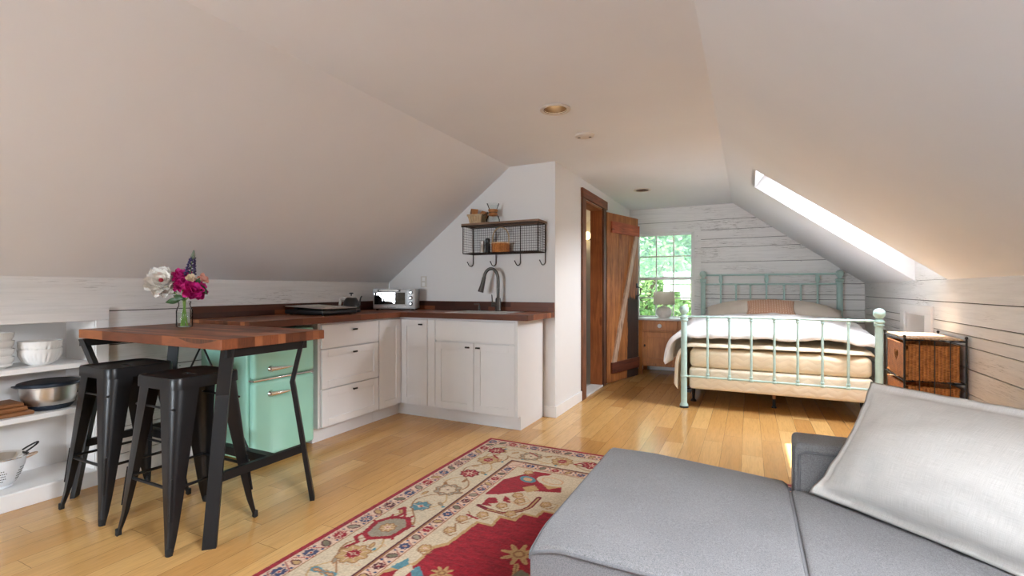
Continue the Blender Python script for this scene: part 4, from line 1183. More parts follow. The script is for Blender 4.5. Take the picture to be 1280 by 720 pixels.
peony('blush_rose', 'pale blush rose at the right of the bouquet', pos(-.105, .0, .275), (.8, .0, .55), .040, M['petal_blush'], [(7, 40, 1), (6, 62, .9), (5, 78, .7)], 4, pos(.012, .015, .008))
peony('cream_rose', 'small cream rose in the middle of the bouquet', pos(-.035, .055, .285), (.8, -.5, .45), .032, M['petal_cream'], [(6, 15, 1), (6, 45, .9), (5, 72, .7)], 5, pos(-.02, .01, .008))
t = thing('lupine', 'dark violet lupine spike rising above the bouquet', 'flower', pos(.02, .01, .008))
g = G(); rnd = random.Random(6)
top = pos(-.055, .0, .445); bot = pos(-.03, .0, .30)
for k in range(46):
    u = k/45; c = bot+(top-bot)*u*.72; rr = .027*(1-.55*u); a = k*2.4
    d = Vector((math.cos(a), math.sin(a), .15))
    g.ball(c+d*rr, (.0085*(1-.3*u), .0085*(1-.3*u), .006), 8, 5)
g.obj('florets', M['lupin'], t)
g = G()
for k in range(26):
    u = k/25; c = bot+(top-bot)*(.70+.30*u); rr = .011*(1-u); a = k*2.4
    g.ball(c+Vector((math.cos(a), math.sin(a), 0))*rr, (.005, .005, .007), 7, 5)
g.obj('buds', M['lupintip'], t)
g = G(); g.tube([pos(.02, .01, .008), pos(.0, 0, .15), bot, top], .0028, 8); g.obj('stem', M['stem'], t)
def leaf_spray(label, specs, base):
    t = thing('leaf_spray', label, 'leaves', base, 0, None)
    for (c, d, L, W) in specs:
        d = Vector(d).normalized(); sd = d.cross(CF).normalized(); g = G()
        def f(u, v):
            v2 = (v-.5)*2
            return Vector(c)+d*u*L+sd*v2*W*.5*math.sin(PI*min(1, .05+.95*u))+CF*(.12*L*math.sin(PI*u)-abs(v2)*W*.12)
        g.grid(f, 8, 4); g.obj('leaf', M['leaf'], t, smooth=4)
    g = G(); g.tube([base, pos(0, .005, .15), Vector(specs[0][0])], .0025, 6); g.obj('stem', M['stem'], t)
leaf_spray('dark green leaves hanging out left below the white peony', [(pos(.02, .03, .165), CL_*1.0+Vector((0, 0, -.22)), .095, .036), (pos(.0, .03, .165), CL_*.8+Vector((0, 0, .25)), .07, .032)], pos(-.018, -.012, .008))
leaf_spray('dark green leaf drooping at the right of the bouquet', [(pos(-.08, .02, .255), CL_*-.55+Vector((0, 0, -.65)), .085, .032), (pos(-.07, .03, .25), CL_*-.3+CF*.2+Vector((0, 0, .6)), .05, .026)], pos(.022, .002, .008))

# ------------------------------------------------------------------ rug
def rug():
    X0, X1, Y0, Y1 = -1.745, .255, -.42, 3.18
    s = .005
    nx, ny = int(round((X1-X0)/s)), int(round((Y1-Y0)/s))
    xs = X0+np.arange(nx+1)*s; ys = Y0+np.arange(ny+1)*s
    XX, YY = np.meshgrid(xs, ys, indexing='ij')
    mx, my = (X0+X1)/2, (Y0+Y1)/2
    A = np.minimum(XX-X0, X1-XX); B = np.minimum(YY-Y0, Y1-YY)     # distances to the nearest long and short edges
    rs = np.random.RandomState(3)
    def col(r, g_, b): return np.array(srgb(r, g_, b)[:3])
    RED, DRED, IVO, TAN, BRN = col(150, 20, 36), col(120, 14, 30), col(206, 188, 160), col(186, 150, 100), col(150, 104, 66)
    NAVY, TEAL, PINK, OLV, SAL = col(58, 66, 100), col(84, 132, 142), col(216, 182, 158), col(118, 110, 88), col(206, 160, 120)
    MAR = col(86, 26, 38); GRY = col(150, 138, 118)
    C = np.zeros((nx+1, ny+1, 3)); C[:] = IVO
    def paint(mask, c): C[mask] = c
    def blob(a, b, ra, rb, c, rot=0.0, sub=None):
        """ellipse in (A, B) border coordinates, so that it repeats on all four corners"""
        ca, sa = math.cos(rot), math.sin(rot)
        dA, dB = A-a, B-b
        q = ((dA*ca+dB*sa)/ra)**2+((-dA*sa+dB*ca)/rb)**2 < 1
        if sub is not None: q &= sub
        paint(q, c)
    def poly(pts, c):
        inside = np.zeros(A.shape, bool); n = len(pts)
        for i in range(n):
            (x1, y1), (x2, y2) = pts[i], pts[(i+1) % n]
            if abs(y1-y2) < 1e-9: continue
            cond = ((y1 > B) != (y2 > B)) & (A < (x2-x1)*(B-y1)/(y2-y1)+x1)
            inside ^= cond
        paint(inside, c)
    def stroke(pts, w, c):
        for (p, q) in zip(pts[:-1], pts[1:]):
            d = np.array(q)-np.array(p); L2 = max(d@d, 1e-9)
            lo_a, hi_a = min(p[0], q[0])-w, max(p[0], q[0])+w; lo_b, hi_b = min(p[1], q[1])-w, max(p[1], q[1])+w
            box = (A > lo_a) & (A < hi_a) & (B > lo_b) & (B < hi_b)
            t_ = np.clip(((A-p[0])*d[0]+(B-p[1])*d[1])/L2, 0, 1)
            dist = np.hypot(A-p[0]-t_*d[0], B-p[1]-t_*d[1])
            paint(box & (dist < w/2), c)
    def flower(a, b, r, c, cc, n=8, ol=None):
        dA, dB = A-a, B-b; rad = np.hypot(dA, dB); an = np.arctan2(dB, dA)
        shape = r*(.90+.10*np.cos(n*an))
        if ol is not None: paint(rad < shape+.006, ol)
        paint(rad < shape, c)
        paint((rad < shape*.85) & (rad > r*.3) & (np.abs(np.sin(n*an/2)) < .16), PINK)
        paint(rad < r*.30, PINK); paint(rad < r*.17, cc)
    D = np.minimum(A, B)
    near_long = A < B
    # grounds
    # curved and stepped spandrel and field in (A, B); b0 = distance from the far edge
    field = [(.455, 5), (.455, 1.70), (.535, 1.60), (.525, 1.47), (.567, 1.415), (.583, 1.19), (.663, 1.19), (.655, 1.09), (.735, 1.09), (.744, 1.013), (.816, 1.013), (.825, .943), (.90, .943), (.90, .87), (1.01, .87), (1.01, 5)]
    gold = [(p[0]-.016, p[1]-.016) for p in field]
    poly(gold, TAN); poly(field, RED)
    # spandrel ornaments
    poly([(.455, .89), (.455, .66), (.57, .47), (.68, .46), (.64, .56), (.77, .53), (.82, .69), (.64, .75), (.52, .86)], RED)
    poly([(.66, .60), (.74, .56), (.80, .62), (.74, .68)], TAN); blob(.58, .60, .055, .04, TEAL, .5); blob(.58, .60, .03, .022, SAL, .5)
    poly([(.60, .72), (.65, .66), (.70, .71), (.65, .77)], TAN)
    blob(.72, .56, .10, .07, IVO, .2); blob(.72, .56, .07, .045, SAL, .2); blob(.72, .56, .06, .037, IVO, .2)
    stroke([(.49, 1.02), (.556, 1.042), (.646, 1.045), (.713, .98), (.738, .925), (.738, .80)], .026, DRED); stroke([(.556, 1.042), (.646, 1.045), (.713, .98), (.738, .925), (.738, .81)], .007, TAN)
    poly([(.49, .92), (.53, .90), (.57, .95), (.53, .98), (.56, 1.0), (.50, 1.01)], RED); poly([(.56, .86), (.60, .88), (.63, .93), (.58, .92)], RED)
    for (a, b) in ((.60, .97), (.66, .88), (.56, 1.10), (.50, 1.30), (.49, 1.48), (.68, 1.03), (.62, .82), (.49, 1.18), (.80, .86), (.54, .50)):
        flower(a, b, .028, TAN, BRN, 5, BRN); stroke([(a-.02, b+.03), (a+.03, b+.045), (a+.045, b+.015)], .006, BRN)
    stroke([(.60, .90), (.68, .93), (.72, .87), (.67, .82), (.62, .86)], .007, SAL); stroke([(.48, 1.10), (.53, 1.16), (.49, 1.24), (.53, 1.30)], .007, BRN)
    stroke([(.49, 1.135), (.56, 1.15)], .014, RED); stroke([(.80, .90), (.86, .90), (.86, .84), (.80, .84), (.80, .90)], .008, TAN)
    # field flowers
    def fieldflower(a, b, r):
        dA, dB = A-a, B-b; rad = np.hypot(dA, dB*1.0); an = np.arctan2(dB, dA)
        paint((rad < r*(.72+.28*np.cos(8*an+.4))) & (A > .46), TAN); paint((rad < r*.32) & (np.abs(rad-r*.28) < .005), BRN)
        paint((rad < r*.75) & (np.abs(np.sin(4*an+.2)) < .09), BRN)
    fieldflower(.875, 1.345, .082)
    stroke([(.90, 1.42), (.93, 1.50), (.93, 1.62), (.84, 1.70)], .022, TAN); stroke([(.90, 1.42), (.93, 1.50), (.93, 1.62)], .006, BRN); poly([(.93, 1.44), (1.0, 1.47), (.98, 1.56), (.91, 1.52)], OLV)
    poly([(.45, 1.66), (.475, 1.57), (.505, 1.61), (.49, 1.66)], TEAL); poly([(.535, 1.64), (.55, 1.60), (.66, 1.69), (.60, 1.70)], TEAL); poly([(.49, 1.66), (.515, 1.605), (.545, 1.63), (.54, 1.69), (.50, 1.70)], IVO)
    fieldflower(.66, 1.60, .05); fieldflower(.93, 1.72, .07)
    # ---- borders over everything outside
    bord = D < .455
    inner = D < .445
    paint(inner & (D > .44), BRN)
    paint(D < .44, PINK)
    paint(D < .365, IVO)
    paint((np.abs(D-.367) < .0035), BRN); paint(np.abs(D-.357) < .003, MAR); paint(np.abs(D-.375) < .002, TAN)
    paint(np.abs(D-.436) < .003, BRN); paint(np.abs(D-.442) < .002, MAR)
    # vines and leaves of the wide border
    for (along, acr) in ((B, A), (A, B)):
        zone = (acr < .352) & (acr > .122) & (along > acr)
        v1 = .238+.075*np.sin(along*2*PI/.50+.6); v2 = .238-.08*np.sin(along*2*PI/.50+.2)
        fine = .238+.10*np.sin(along*2*PI/.25)*np.cos(along*2*PI/.11)
        paint(zone & (np.abs(acr-fine) < .0035), SAL); paint(zone & (np.abs(acr-v1) < .0045), TAN); paint(zone & (np.abs(acr-v2) < .0045), BRN)
    rr2 = random.Random(4)
    def both(fn):
        fn(False); fn(True)
    def B_(a, b, ra, rb, c, rot, sw):
        if sw: blob(b, a, rb, ra, c, -rot)
        else: blob(a, b, ra, rb, c, rot)
    for k in range(46):
        a = .238+rr2.uniform(-.09, .09); b = .16+k*.078; c = rr2.choice([TAN, SAL, TAN, BRN, GRY]); ro = rr2.uniform(0, 3)
        for sw in (False, True):
            if sw and b > 1.8: continue
            B_(a, b, .026, .012, BRN, ro, sw); B_(a, b, .020, .007, c, ro, sw); 
            if k % 3 == 0: B_(a+.03, b+.02, .012, .009, TEAL, ro, sw)
    def F_(a, b, *q, sw=False):
        if sw: flower(b, a, *q)
        else: flower(a, b, *q)
    def S_(pts, w, c, sw): stroke([(p[1], p[0]) if sw else p for p in pts], w, c)
    def palmette(a, b, kind, sw):
        if kind == 'teal': F_(a, b, .052, TEAL, RED, 8, BRN, sw=sw); S_([(a-.01, b+.11), (a+.02, b+.19)], .014, RED, sw)
        elif kind == 'red': F_(a, b, .058, RED, RED, 8, MAR, sw=sw)
        elif kind == 'tan': F_(a, b, .075, GRY, OLV, 8, BRN, sw=sw); F_(a, b, .048, IVO, OLV, 6, BRN, sw=sw)
        elif kind == 'small': F_(a, b, .07, TAN, RED, 8, BRN, sw=sw); F_(a, b, .035, RED, RED, 6, None, sw=sw)
        elif kind == 'peach':
            F_(a, b, .11, TEAL, TEAL, 6, None, sw=sw); F_(a, b, .095, SAL, SAL, 6, BRN, sw=sw); F_(a, b, .04, RED, SAL, 6, BRN, sw=sw)
        else:
            hexa = [(a-.085, b-.02), (a-.06, b+.09), (a-.01, b+.115), (a+.075, b+.06), (a+.085, b-.05), (a+.03, b-.115), (a-.05, b-.09), (a-.085, b-.02)]
            hx2 = [(p[1], p[0]) for p in hexa] if sw else hexa
            poly(hx2[:-1], GRY); stroke(hx2, .026, RED)
            for (pa, pb) in hexa[:-1]:
                qa, qb = a+(pa-a)*1.22, b+(pb-b)*1.22
                S_([(pa, pb), (qa, qb)], .014, RED, sw)
            F_(a, b, .038, TAN, BRN, 8, BRN, sw=sw)
            S_([(a-.06, b+.06), (a-.075, b+.13), (a-.03, b+.16), (a-.05, b+.21)], .018, RED, sw); S_([(a-.04, b-.08), (a-.02, b-.15), (a-.06, b-.20), (a-.075, b-.17)], .018, RED, sw)
    seq = [(.225, .67, 'red'), (.24, .93, 'tan'), (.228, 1.16, 'teal'), (.225, 1.41, 'lobed'), (.245, 1.65, 'small'), (.235, 1.88, 'peach'), (.215, .42, 'small'), (.18, .235, 'red')]
    seq += [(a, 3.6-b+.0, k) for a, b, k in seq if b < 1.7]
    for a, b, k in seq:
        palmette(a, b, k, False)
    for a, b, k in ((.235, .66, 'small'), (.24, .44, 'tan'), (.225, .85, 'red'), (.24, 1.0, 'teal')): palmette(a, b, k, True)
    S_([(.20, .32), (.26, .37)], .014, RED, False); S_([(.17, .40), (.22, .48)], .01, RED, True); S_([(.25, .75), (.19, .80), (.24, .84)], .016, RED, True)
    # guard stripes: rosettes with slanting leaves between them
    for lo, hi, off in ((.033, .118, .062), (.368, .436, .51)):
        mid = (lo+hi)/2; r = (hi-lo)*.40
        for sw in (False, True):
            along, acr = (A, B) if sw else (B, A)
            zone = (acr > lo) & (acr < hi) & (along > acr)
            paint(zone, PINK)
            zig = np.abs(((along/.083) % 1)-.5)*2
            paint(zone & (np.abs(acr-lo-(hi-lo)*zig) < .004), RED)
            paint(zone & ((acr < lo+.0035) | (acr > hi-.0035)), BRN)
            k = 0; b = off
            while b < (3.6 if not sw else 2.0):
                if b > lo:
                    c = (NAVY, RED, NAVY, MAR)[k % 4]
                    if sw: flower(b, mid, r, c, RED, 8, None)
                    else: flower(mid, b, r, c, RED, 8, None)
                    q = (mid, b+.083); lc = (OLV, TAN, GRY)[k % 3]
                    for (ra, rb, cx2) in ((r*.95, .020, MAR), (r*.8, .013, lc)):
                        if sw: blob(q[1], q[0], rb, ra, cx2, .5)
                        else: blob(q[0], q[1], ra, rb, cx2, .5 if k % 2 else -.5)
                    for da in (-.7, .7):
                        for db in (-.042, .042):
                            if sw: blob(b+db, mid+da*r, .006, .008, NAVY)
                            else: blob(mid+da*r, b+db, .008, .006, NAVY)
                k += 1; b += .166
    paint((D < .035), RED); paint((D > .034) & (D < .040), IVO)
    # yarn irregularity: fine speckle, and the long weft streaks of the red ground
    n1 = rs.rand(nx+1, ny+1); n2 = np.repeat(rs.rand(nx+1, (ny+2)//2+1), 2, axis=1)[:, :ny+1]
    n2 = (n2+np.roll(n2, 1, 0)+np.roll(n2, 2, 0)+np.roll(n2, 3, 0)+np.roll(n2, 4, 0)+np.roll(n2, 5, 0))/6
    C *= (.68+.30*n1)[..., None]
    isred = (C[..., 0] > C[..., 1]*5)
    C *= np.where(isred, .45+1.1*n2, .9+.2*n2)[..., None]
    C = np.clip(C, 0, 1)
    Zt = .010+.0015*rs.rand(nx+1, ny+1)
    edge = (D < .004); Zt[edge] = .004
    xo, yo = mx, my
    verts = np.stack([XX-xo, YY-yo, Zt], -1).reshape(-1, 3)
    idx = np.arange((nx+1)*(ny+1)).reshape(nx+1, ny+1)
    quads = np.stack([idx[:-1, :-1], idx[1:, :-1], idx[1:, 1:], idx[:-1, 1:]], -1).reshape(-1, 4)
    # underside skirt
    base = len(verts)
    brd = np.concatenate([idx[:, 0], idx[-1, 1:], idx[-2::-1, -1], idx[0, -2:0:-1]])
    low = verts[brd].copy(); low[:, 2] = .0005
    verts = np.concatenate([verts, low]); nb = len(brd)
    k = np.arange(nb); k2 = (k+1) % nb
    sk = np.stack([brd[k], base+k, base+k2, brd[k2]], -1)
    quads = np.concatenate([quads, sk])
    me = bpy.data.meshes.new('rug')
    me.vertices.add(len(verts)); me.vertices.foreach_set('co', verts.astype(np.float32).ravel())
    me.loops.add(quads.size); me.loops.foreach_set('vertex_index', quads.astype(np.int32).ravel())
    me.polygons.add(len(quads)); me.polygons.foreach_set('loop_start', (np.arange(len(quads))*4).astype(np.int32))
    me.update(calc_edges=True); me.validate()
    ca = me.color_attributes.new('pattern', 'FLOAT_COLOR', 'POINT')
    cols = np.ones((len(verts), 4), np.float32); cols[:base, :3] = C.reshape(-1, 3); cols[base:, :3] = RED
    ca.data.foreach_set('color', cols.ravel())
    m, t, b = new_mat('knotted wool'); N = NT(t)
    at = N.n('ShaderNodeVertexColor'); at.layer_name = 'pattern'
    N.link(at.outputs[0], b.inputs['Base Color']); b.inputs['Roughness'].default_value = 1; b.inputs['Specular IOR Level'].default_value = .05
    b.inputs['Sheen Weight'].default_value = .1
    N.link(N.bump(N.noise(N.coord(), 420, 2), .5, .003), b.inputs['Normal'])
    me.materials.append(m); me.shade_smooth()
    o = bpy.data.objects.new('rug', me); COL.objects.link(o); o.location = (xo, yo, 0)
    tag(o, 'red and ivory patterned wool rug on the wood floor', 'rug')
rug()

# ------------------------------------------------------------------ sofa
def softbox(g, x0, x1, y0, y1, z0, z1, r=.018, crown=.012, n=26, drop=None):
    """upholstered block: crisp upper edges, slightly crowned top"""
    def prof(t, L):
        pts = [0, .1*r, .3*r, .6*r, r]; m = [L*k/n for k in range(1, n) if r*1.2 < L*k/n < L-r*1.2]
        return pts+m+[L-p for p in reversed(pts)]
    us = prof(0, x1-x0); vs = prof(0, y1-y0)
    def fall(d): return 0 if d >= r else r-math.sqrt(max(0, r*r-(r-d)**2))
    V = []
    for u in us:
        row = []
        for v in vs:
            du, dv = min(u, x1-x0-u), min(v, y1-y0-v)
            z = z1-fall(du)-fall(dv) + crown*max(0, math.sin(PI*u/(x1-x0))*math.sin(PI*v/(y1-y0)))**.6
            if drop: z -= drop(x0+u, y0+v)
            row.append(g.bm.verts.new((x0+u, y0+v, max(z, z0+.01))))
        V.append(row)
    for i in range(len(us)-1):
        for j in range(len(vs)-1): g.bm.faces.new((V[i][j], V[i+1][j], V[i+1][j+1], V[i][j+1]))
    rim = [V[i][0] for i in range(len(us))]+[V[-1][j] for j in range(1, len(vs))]+[V[i][-1] for i in range(len(us)-2, -1, -1)]+[V[0][j] for j in range(len(vs)-2, 0, -1)]
    low = [g.bm.verts.new((v.co.x, v.co.y, z0)) for v in rim]
    for k in range(len(rim)):
        j = (k+1) % len(rim); g.bm.faces.new((rim[k], low[k], low[j], rim[j]))
    g.bm.faces.new(low)
    return [v.co.copy() for v in rim]
t = thing('sofa', 'grey upholstered chaise sofa standing on the red rug', 'sofa', (.25, 1.1, 0))
SZ = .452
def drp(x, y):
    a = max(0, (y-1.80)/.25); b = max(0, min(1, (x+.35)/.45)); e = max(0, 1-abs(y-1.19)/.1)*max(0, min(1, (x+.53)/.4))
    c = max(0, min(1, 1-(x+.53)/.08))*max(0, min(1, 1-(y-1.19)/.1))
    return .034*a*a*b+.004*e+.022*c
g = G(); rim = softbox(g, -.53, .122, 1.19, 2.05, .285, SZ, .014, .012, 30, drp); g.obj('chaise_cushion', M['sofa'], t)
g = G(); g.tube([p+Vector((0, 0, .002)) for p in rim], .0052, 8, closed=True); g.obj('piping', M['sofaseam'], t)
g = G(); rim = softbox(g, .128, .80, 1.13, 1.895, .285, SZ-.004, .014, .010, 26); g.obj('seat_cushion', M['sofa'], t)
g = G(); g.tube([p+Vector((0, 0, .002)) for p in rim], .005, 8, closed=True); g.obj('piping', M['sofaseam'], t)
g = G(); rim = softbox(g, .128, .80, .36, 1.125, .285, SZ-.004, .014, .010, 20); g.obj('seat_cushion', M['sofa'], t)
g = G(); g.box(-.515, .13, 1.205, 2.035, .07, .286, .012); g.box(.13, .98, .20, 2.05, .07, .286, .012); g.obj('base', M['sofa'], t)
g = G(); softbox(g, .142, .985, 1.905, 2.06, .07, .604, .016, .004, 18)
g.obj('arm', M['sofa'], t)
g = G()   # the boxed welt of the arm
z1, x0, yA = .604, .142, 1.905
g.tube([(x0+.012, yA-.001, .30), (x0+.012, yA-.001, z1-.040), (x0+.03, yA-.001, z1-.028), (.97, yA-.001, z1-.028)], .0045, 8)
g.tube([(x0-.001, yA+.012, .30), (x0-.001, yA+.012, z1-.018), (x0+.012, yA+.012, z1-.004), (.97, yA+.012, z1-.004)], .0035, 8)
g.obj('arm_welt', M['sofaseam'], t)
g = G(); softbox(g, .142, .985, .20, .35, .07, .604, .016, .004, 14); g.obj('arm', M['sofa'], t)
g = G(); softbox(g, .80, .985, .355, 1.90, .286, .70, .03, .004, 14); g.obj('back', M['sofa'], t)
for (a, b) in ((-.47, 1.26), (-.47, 1.98), (.92, .27), (.92, 1.98), (.2, .27)):
    g = G(); g.cyl((a, b, .0125 if a < .26 else 0), (a, b, .072), .016, .022, 14); g.obj('leg', M['black'], t)

# linen pillow
def pillow_mesh(g, e1, e2, nrm, th, flange=.0, nu=40, nv=30, wob=.004, seed=0, puff=.45, pull=(.075, .085)):
    """soft pillow spanned by e1 and e2 from the origin, bulging along nrm both ways"""
    uvl = g.bm.loops.layers.uv.new('UVMap')
    L1, L2 = e1.length, e2.length
    def h(u, v):
        fu, fv = flange/L1, flange/L2
        a = max(0, min(1, (u-fu)/(1-2*fu))); b = max(0, min(1, (v-fv)/(1-2*fv)))
        return th*(max(0, math.sin(PI*a))**puff)*(max(0, math.sin(PI*b))**puff)
    def wrinkle(u, v):
        return .006*mnoise.noise(Vector((u*5, v*5, seed)))+.003*mnoise.noise(Vector((u*14, v*9, seed+3)))
    side = {}
    for s in (1, -1):
        V = []
        for i in range(nu+1):
            row = []
            for j in range(nv+1):
                u, v = i/nu, j/nv
                # edges pull in between the corners, as in a filled pillow
                pu = u+(.5-u)*pull[0]*math.sin(PI*v)*(abs(u-.5)*2)**2; pv = v+(.5-v)*pull[1]*math.sin(PI*u)*(abs(v-.5)*2)**2
                k = h(u, v); e = min(u, 1-u, v, 1-v)
                w = wob*mnoise.noise(Vector((u*9, v*9, seed+9)))*(1 if e < .06 else .3)
                edge = i in (0, nu) or j in (0, nv)
                p = e1*pu+e2*pv+nrm*(s*k+w+(wrinkle(u, v)*min(1, k/(th*.4+1e-6)) if not edge else 0))
                if edge:
                    key = (i, j)
                    if key not in side: side[key] = g.bm.verts.new(p)
                    row.append(side[key])
                else:
                    p += nrm*s*.0015; row.append(g.bm.verts.new(p))
            V.append(row)
        for i in range(nu):
            for j in range(nv):
                q = (V[i][j], V[i+1][j], V[i+1][j+1], V[i][j+1])
                f = g.bm.faces.new(q if s > 0 else q[::-1])
                uv = ((i, j), (i+1, j), (i+1, j+1), (i, j+1)); uv = uv if s > 0 else uv[::-1]
                for lp, (a, b) in zip(f.loops, uv): lp[uvl].uv = (a/nu*L1/.5, b/nv*L2/.5)
g = G(); e1 = Vector((.75, -.66, 0))*.66; e2 = Vector((.182, .085, .367)); nn = e1.cross(e2).normalized()
if nn.y > 0: nn = -nn
pillow_mesh(g, e1, e2, nn, .105, .026, 64, 48, .010, 2, .5, (.07, .03))
o = g.obj('throw_pillow', M['pillow'], smooth=4); o.location = (.178, 1.858, SZ+.006)
tag(o, 'large off-white linen pillow with flanged edge leaning on the sofa arm', 'pillow')

# ------------------------------------------------------------------ bed
BX0, BX1, BYF, BYH = -.555, .955, 4.85, 6.80
t = thing('iron_bed', 'pale green painted iron bed frame with ball finials at the gable wall', 'bed', ((BX0+BX1)/2, 5.8, 0))
def post(x, y, ztop, r, part, ball=.043):
    g = G()
    z = ztop
    g.lathe([(r+.012, 0.018), (r+.010, .03), (r+.002, .042), (r, .055), (r, z-.15), (r+.010, z-.145), (r+.012, z-.135), (r+.004, z-.128), (r+.012, z-.118), (r+.013, z-.108), (r*.6, z-.098), (r*.62, z-.088),
             (ball*.75, z-.072), (ball*.97, z-.055), (ball, z-.042), (ball*.9, z-.022), (ball*.55, z-.006), (.002, z)], (x, y, 0), 24)
    p = g.obj(part, M['bed'], t)
    g = G(); g.lathe([(.001, 0), (r+.014, 0), (r+.015, .012), (r+.010, .02), (.001, .02)], (x, y, 0), 24); g.obj('caster_cup', M['black'], p)
for x in (BX0, BX1): post(x, BYF, .972, .0275, 'footboard_post')
post(BX0+.015, BYH, 1.365, .030, 'headboard_post'); post(BX1+.005, BYH-.01, 1.352, .032, 'headboard_post', .043)
for z in (.866, .300):
    g = G(); g.tube([(BX0, BYF, z), (BX1, BYF, z)], .0095, 10)
    for x in (BX0, BX1): g.ball((x, BYF, z), (.034, .034, .02), 14, 8)
    g.obj('footboard_rail', M['bed'], t)
for x in (-.346, -.16, .02, .203, .381, .563, .747):
    g = G(); g.tube([(x, BYF, .300), (x, BYF, .866)], .0105, 10)
    for z, s in ((.866, -1), (.300, 1)):
        g.lathe([(.001, -.014), (.016, -.012), (.021, 0), (.017, .010), (.001, .014)], (x, BYF, z), 14); g.lathe([(.012, -.012), (.0165, 0), (.012, .012)], (x, BYF, z+s*.026), 14)
    g.obj('footboard_spindle', M['bed'], t)
for z, r in ((1.308, .013), (1.188, .011), (.62, .011)):
    g = G(); g.tube([(BX0+.015, BYH, z), (BX1+.005, BYH-.01, z)], r, 10); g.obj('headboard_rail', M['bed'], t)
for x, tall in ((-.326, 1), (-.147, 0), (.018, 0), (.197, 1), (.389, 0), (.567, 0), (.74, 1)):
    g = G(); zt = 1.308 if tall else 1.188; g.tube([(x, BYH-.005, .62), (x, BYH-.005, zt)], .0115, 10)
    if tall: g.lathe([(.012, 0), (.020, .02), (.026, .05), (.020, .08), (.024, .10), (.014, .115)], (x, BYH-.005, 1.20), 14)
    else: g.lathe([(.012, 0), (.018, .012), (.012, .024)], (x, BYH-.005, 1.165), 14)
    g.obj('headboard_spindle', M['bed'], t)
g = G()
for x in (BX0+.035, BX1-.035): g.box(x-.02, x+.02, BYF+.07, BYH-.03, .160, .172); g.box(x-.003, x+.003, BYF+.07, BYH-.03, .14, .172)
for y in (5.15, 5.8, 6.5): g.box(BX0+.03, BX1-.03, y-.02, y+.02, .155, .168)
for x in (BX0, BX1): g.box(min(x, x+(.06 if x < 0 else -.06)), max(x, x+(.06 if x < 0 else -.06)), BYF+.0, BYF+.10, .145, .165)
g.obj('side_rail', M['black'], t, smooth=0)
for x, y in ((-.50, 5.17), (.89, 5.12), (-.50, 6.5), (.89, 6.5)):
    g = G(); g.lathe([(.030, 0), (.028, .012), (.013, .03), (.016, .08), (.024, .16)], (x, y, 0), 14); g.obj('support_leg', M['black'], t)
g = G(); g.cyl((.215, 5.2, 0), (.215, 5.2, .16), .014, n=14); g.cyl((.215, 5.2, 0), (.215, 5.2, .01), .022, n=14); g.obj('centre_leg', M['iron'], t)
g = G(); g.cyl((.215, 5.2, .085), (.215, 5.2, .125), .0155, n=14); lg = g.obj('brass_sleeve', M['collar'], t)
# box spring and mattress
def padded(x0, x1, y0, y1, z0, z1, r, n=6):
    g = G(); g.box(x0, x1, y0, y1, z0, z1, r, n); return g
o = single(padded(-.515, .93, 4.895, 6.72, .1735, .376, .03), 'box_spring', M['cream2'], 'cream quilted box spring under the mattress on the iron bed', 'box spring')
o = single(padded(-.51, .925, 4.90, 6.72, .377, .555, .05), 'mattress', M['cream'], 'cream quilted mattress on the box spring', 'mattress')
# blanket layer
def drape(name, mat, label, cat, top, x0, x1, y0, y1, hl, hr, hem, th, nu=70, nv=50, amp=.012, seed=0, bulge=.21):
    """cover lying over the mattress: hl / hr = how far it hangs at left / right, hem = roll at the foot edge"""
    g = G(); W = x1-x0
    tot = hl+W+hr
    def base(u, v):
        s = u*tot; y = y0+(y1-y0)*v
        if s < hl:
            d = hl-s; k = d/hl if hl else 0
            o_ = bulge*(1-math.exp(-d/.10))*(.85+.25*math.sin(y*3.1)); x = x0-o_; z = top(x0, y)-max(0, d-.35*o_)+.004
            x -= .022*math.sin(y*17+seed)*k
        elif s > hl+W:
            d = s-hl-W; x = x1+.03*min(1, d/.03); z = top(x1, y)-d; x += .006*math.sin(y*21)
        else:
            x = x0+(s-hl); z = top(x, y)
        z += amp*mnoise.noise(Vector((x*4, y*4, seed)))+amp*.5*mnoise.noise(Vector((x*11, y*8, seed+5)))
        yy = y+.02*mnoise.noise(Vector((x*6, 0, seed)))*(1-v)*2 if v < .3 else y
        return Vector((x, yy, z))
    def normal(u, v):
        e = .004
        a = base(min(1, u+e), v)-base(max(0, u-e), v); b = base(u, min(1, v+e))-base(u, max(0, v-e))
        n = a.cross(b); return n.normalized() if n.length > 0 else Vector((0, 0, 1))
    top_v, bot_v = [], []
    for i in range(nu+1):
        ra, rb = [], []
        for j in range(nv+1):
            u, v = i/nu, (j/nv)**1.3
            p = base(u, v); n = normal(u, v)
            e = min(u*tot/.03, (1-u)*tot/.03, v*(y1-y0)/.035, 1)
            t_ = th*math.sqrt(max(.02, 1-(1-e)**2))
            ra.append(g.bm.verts.new(p+n*t_)); rb.append(g.bm.verts.new(p-n*.001))
        top_v.append(ra); bot_v.append(rb)
    for i in range(nu):
        for j in range(nv):
            g.bm.faces.new((top_v[i][j], top_v[i+1][j], top_v[i+1][j+1], top_v[i][j+1])); g.bm.faces.new((bot_v[i][j+1], bot_v[i+1][j+1], bot_v[i+1][j], bot_v[i][j]))
    for i in range(nu):
        g.bm.faces.new((top_v[i][0], bot_v[i][0], bot_v[i+1][0], top_v[i+1][0])); g.bm.faces.new((top_v[i+1][nv], bot_v[i+1][nv], bot_v[i][nv], top_v[i][nv]))
    for j in range(nv):
        g.bm.faces.new((top_v[0][j+1], bot_v[0][j+1], bot_v[0][j], top_v[0][j])); g.bm.faces.new((top_v[nu][j], bot_v[nu][j], bot_v[nu][j+1], top_v[nu][j+1]))
    return single(g, name, mat, label, cat, smooth=4)
def topb(x, y): return .574+.008*math.sin((x+.5)*2.2)
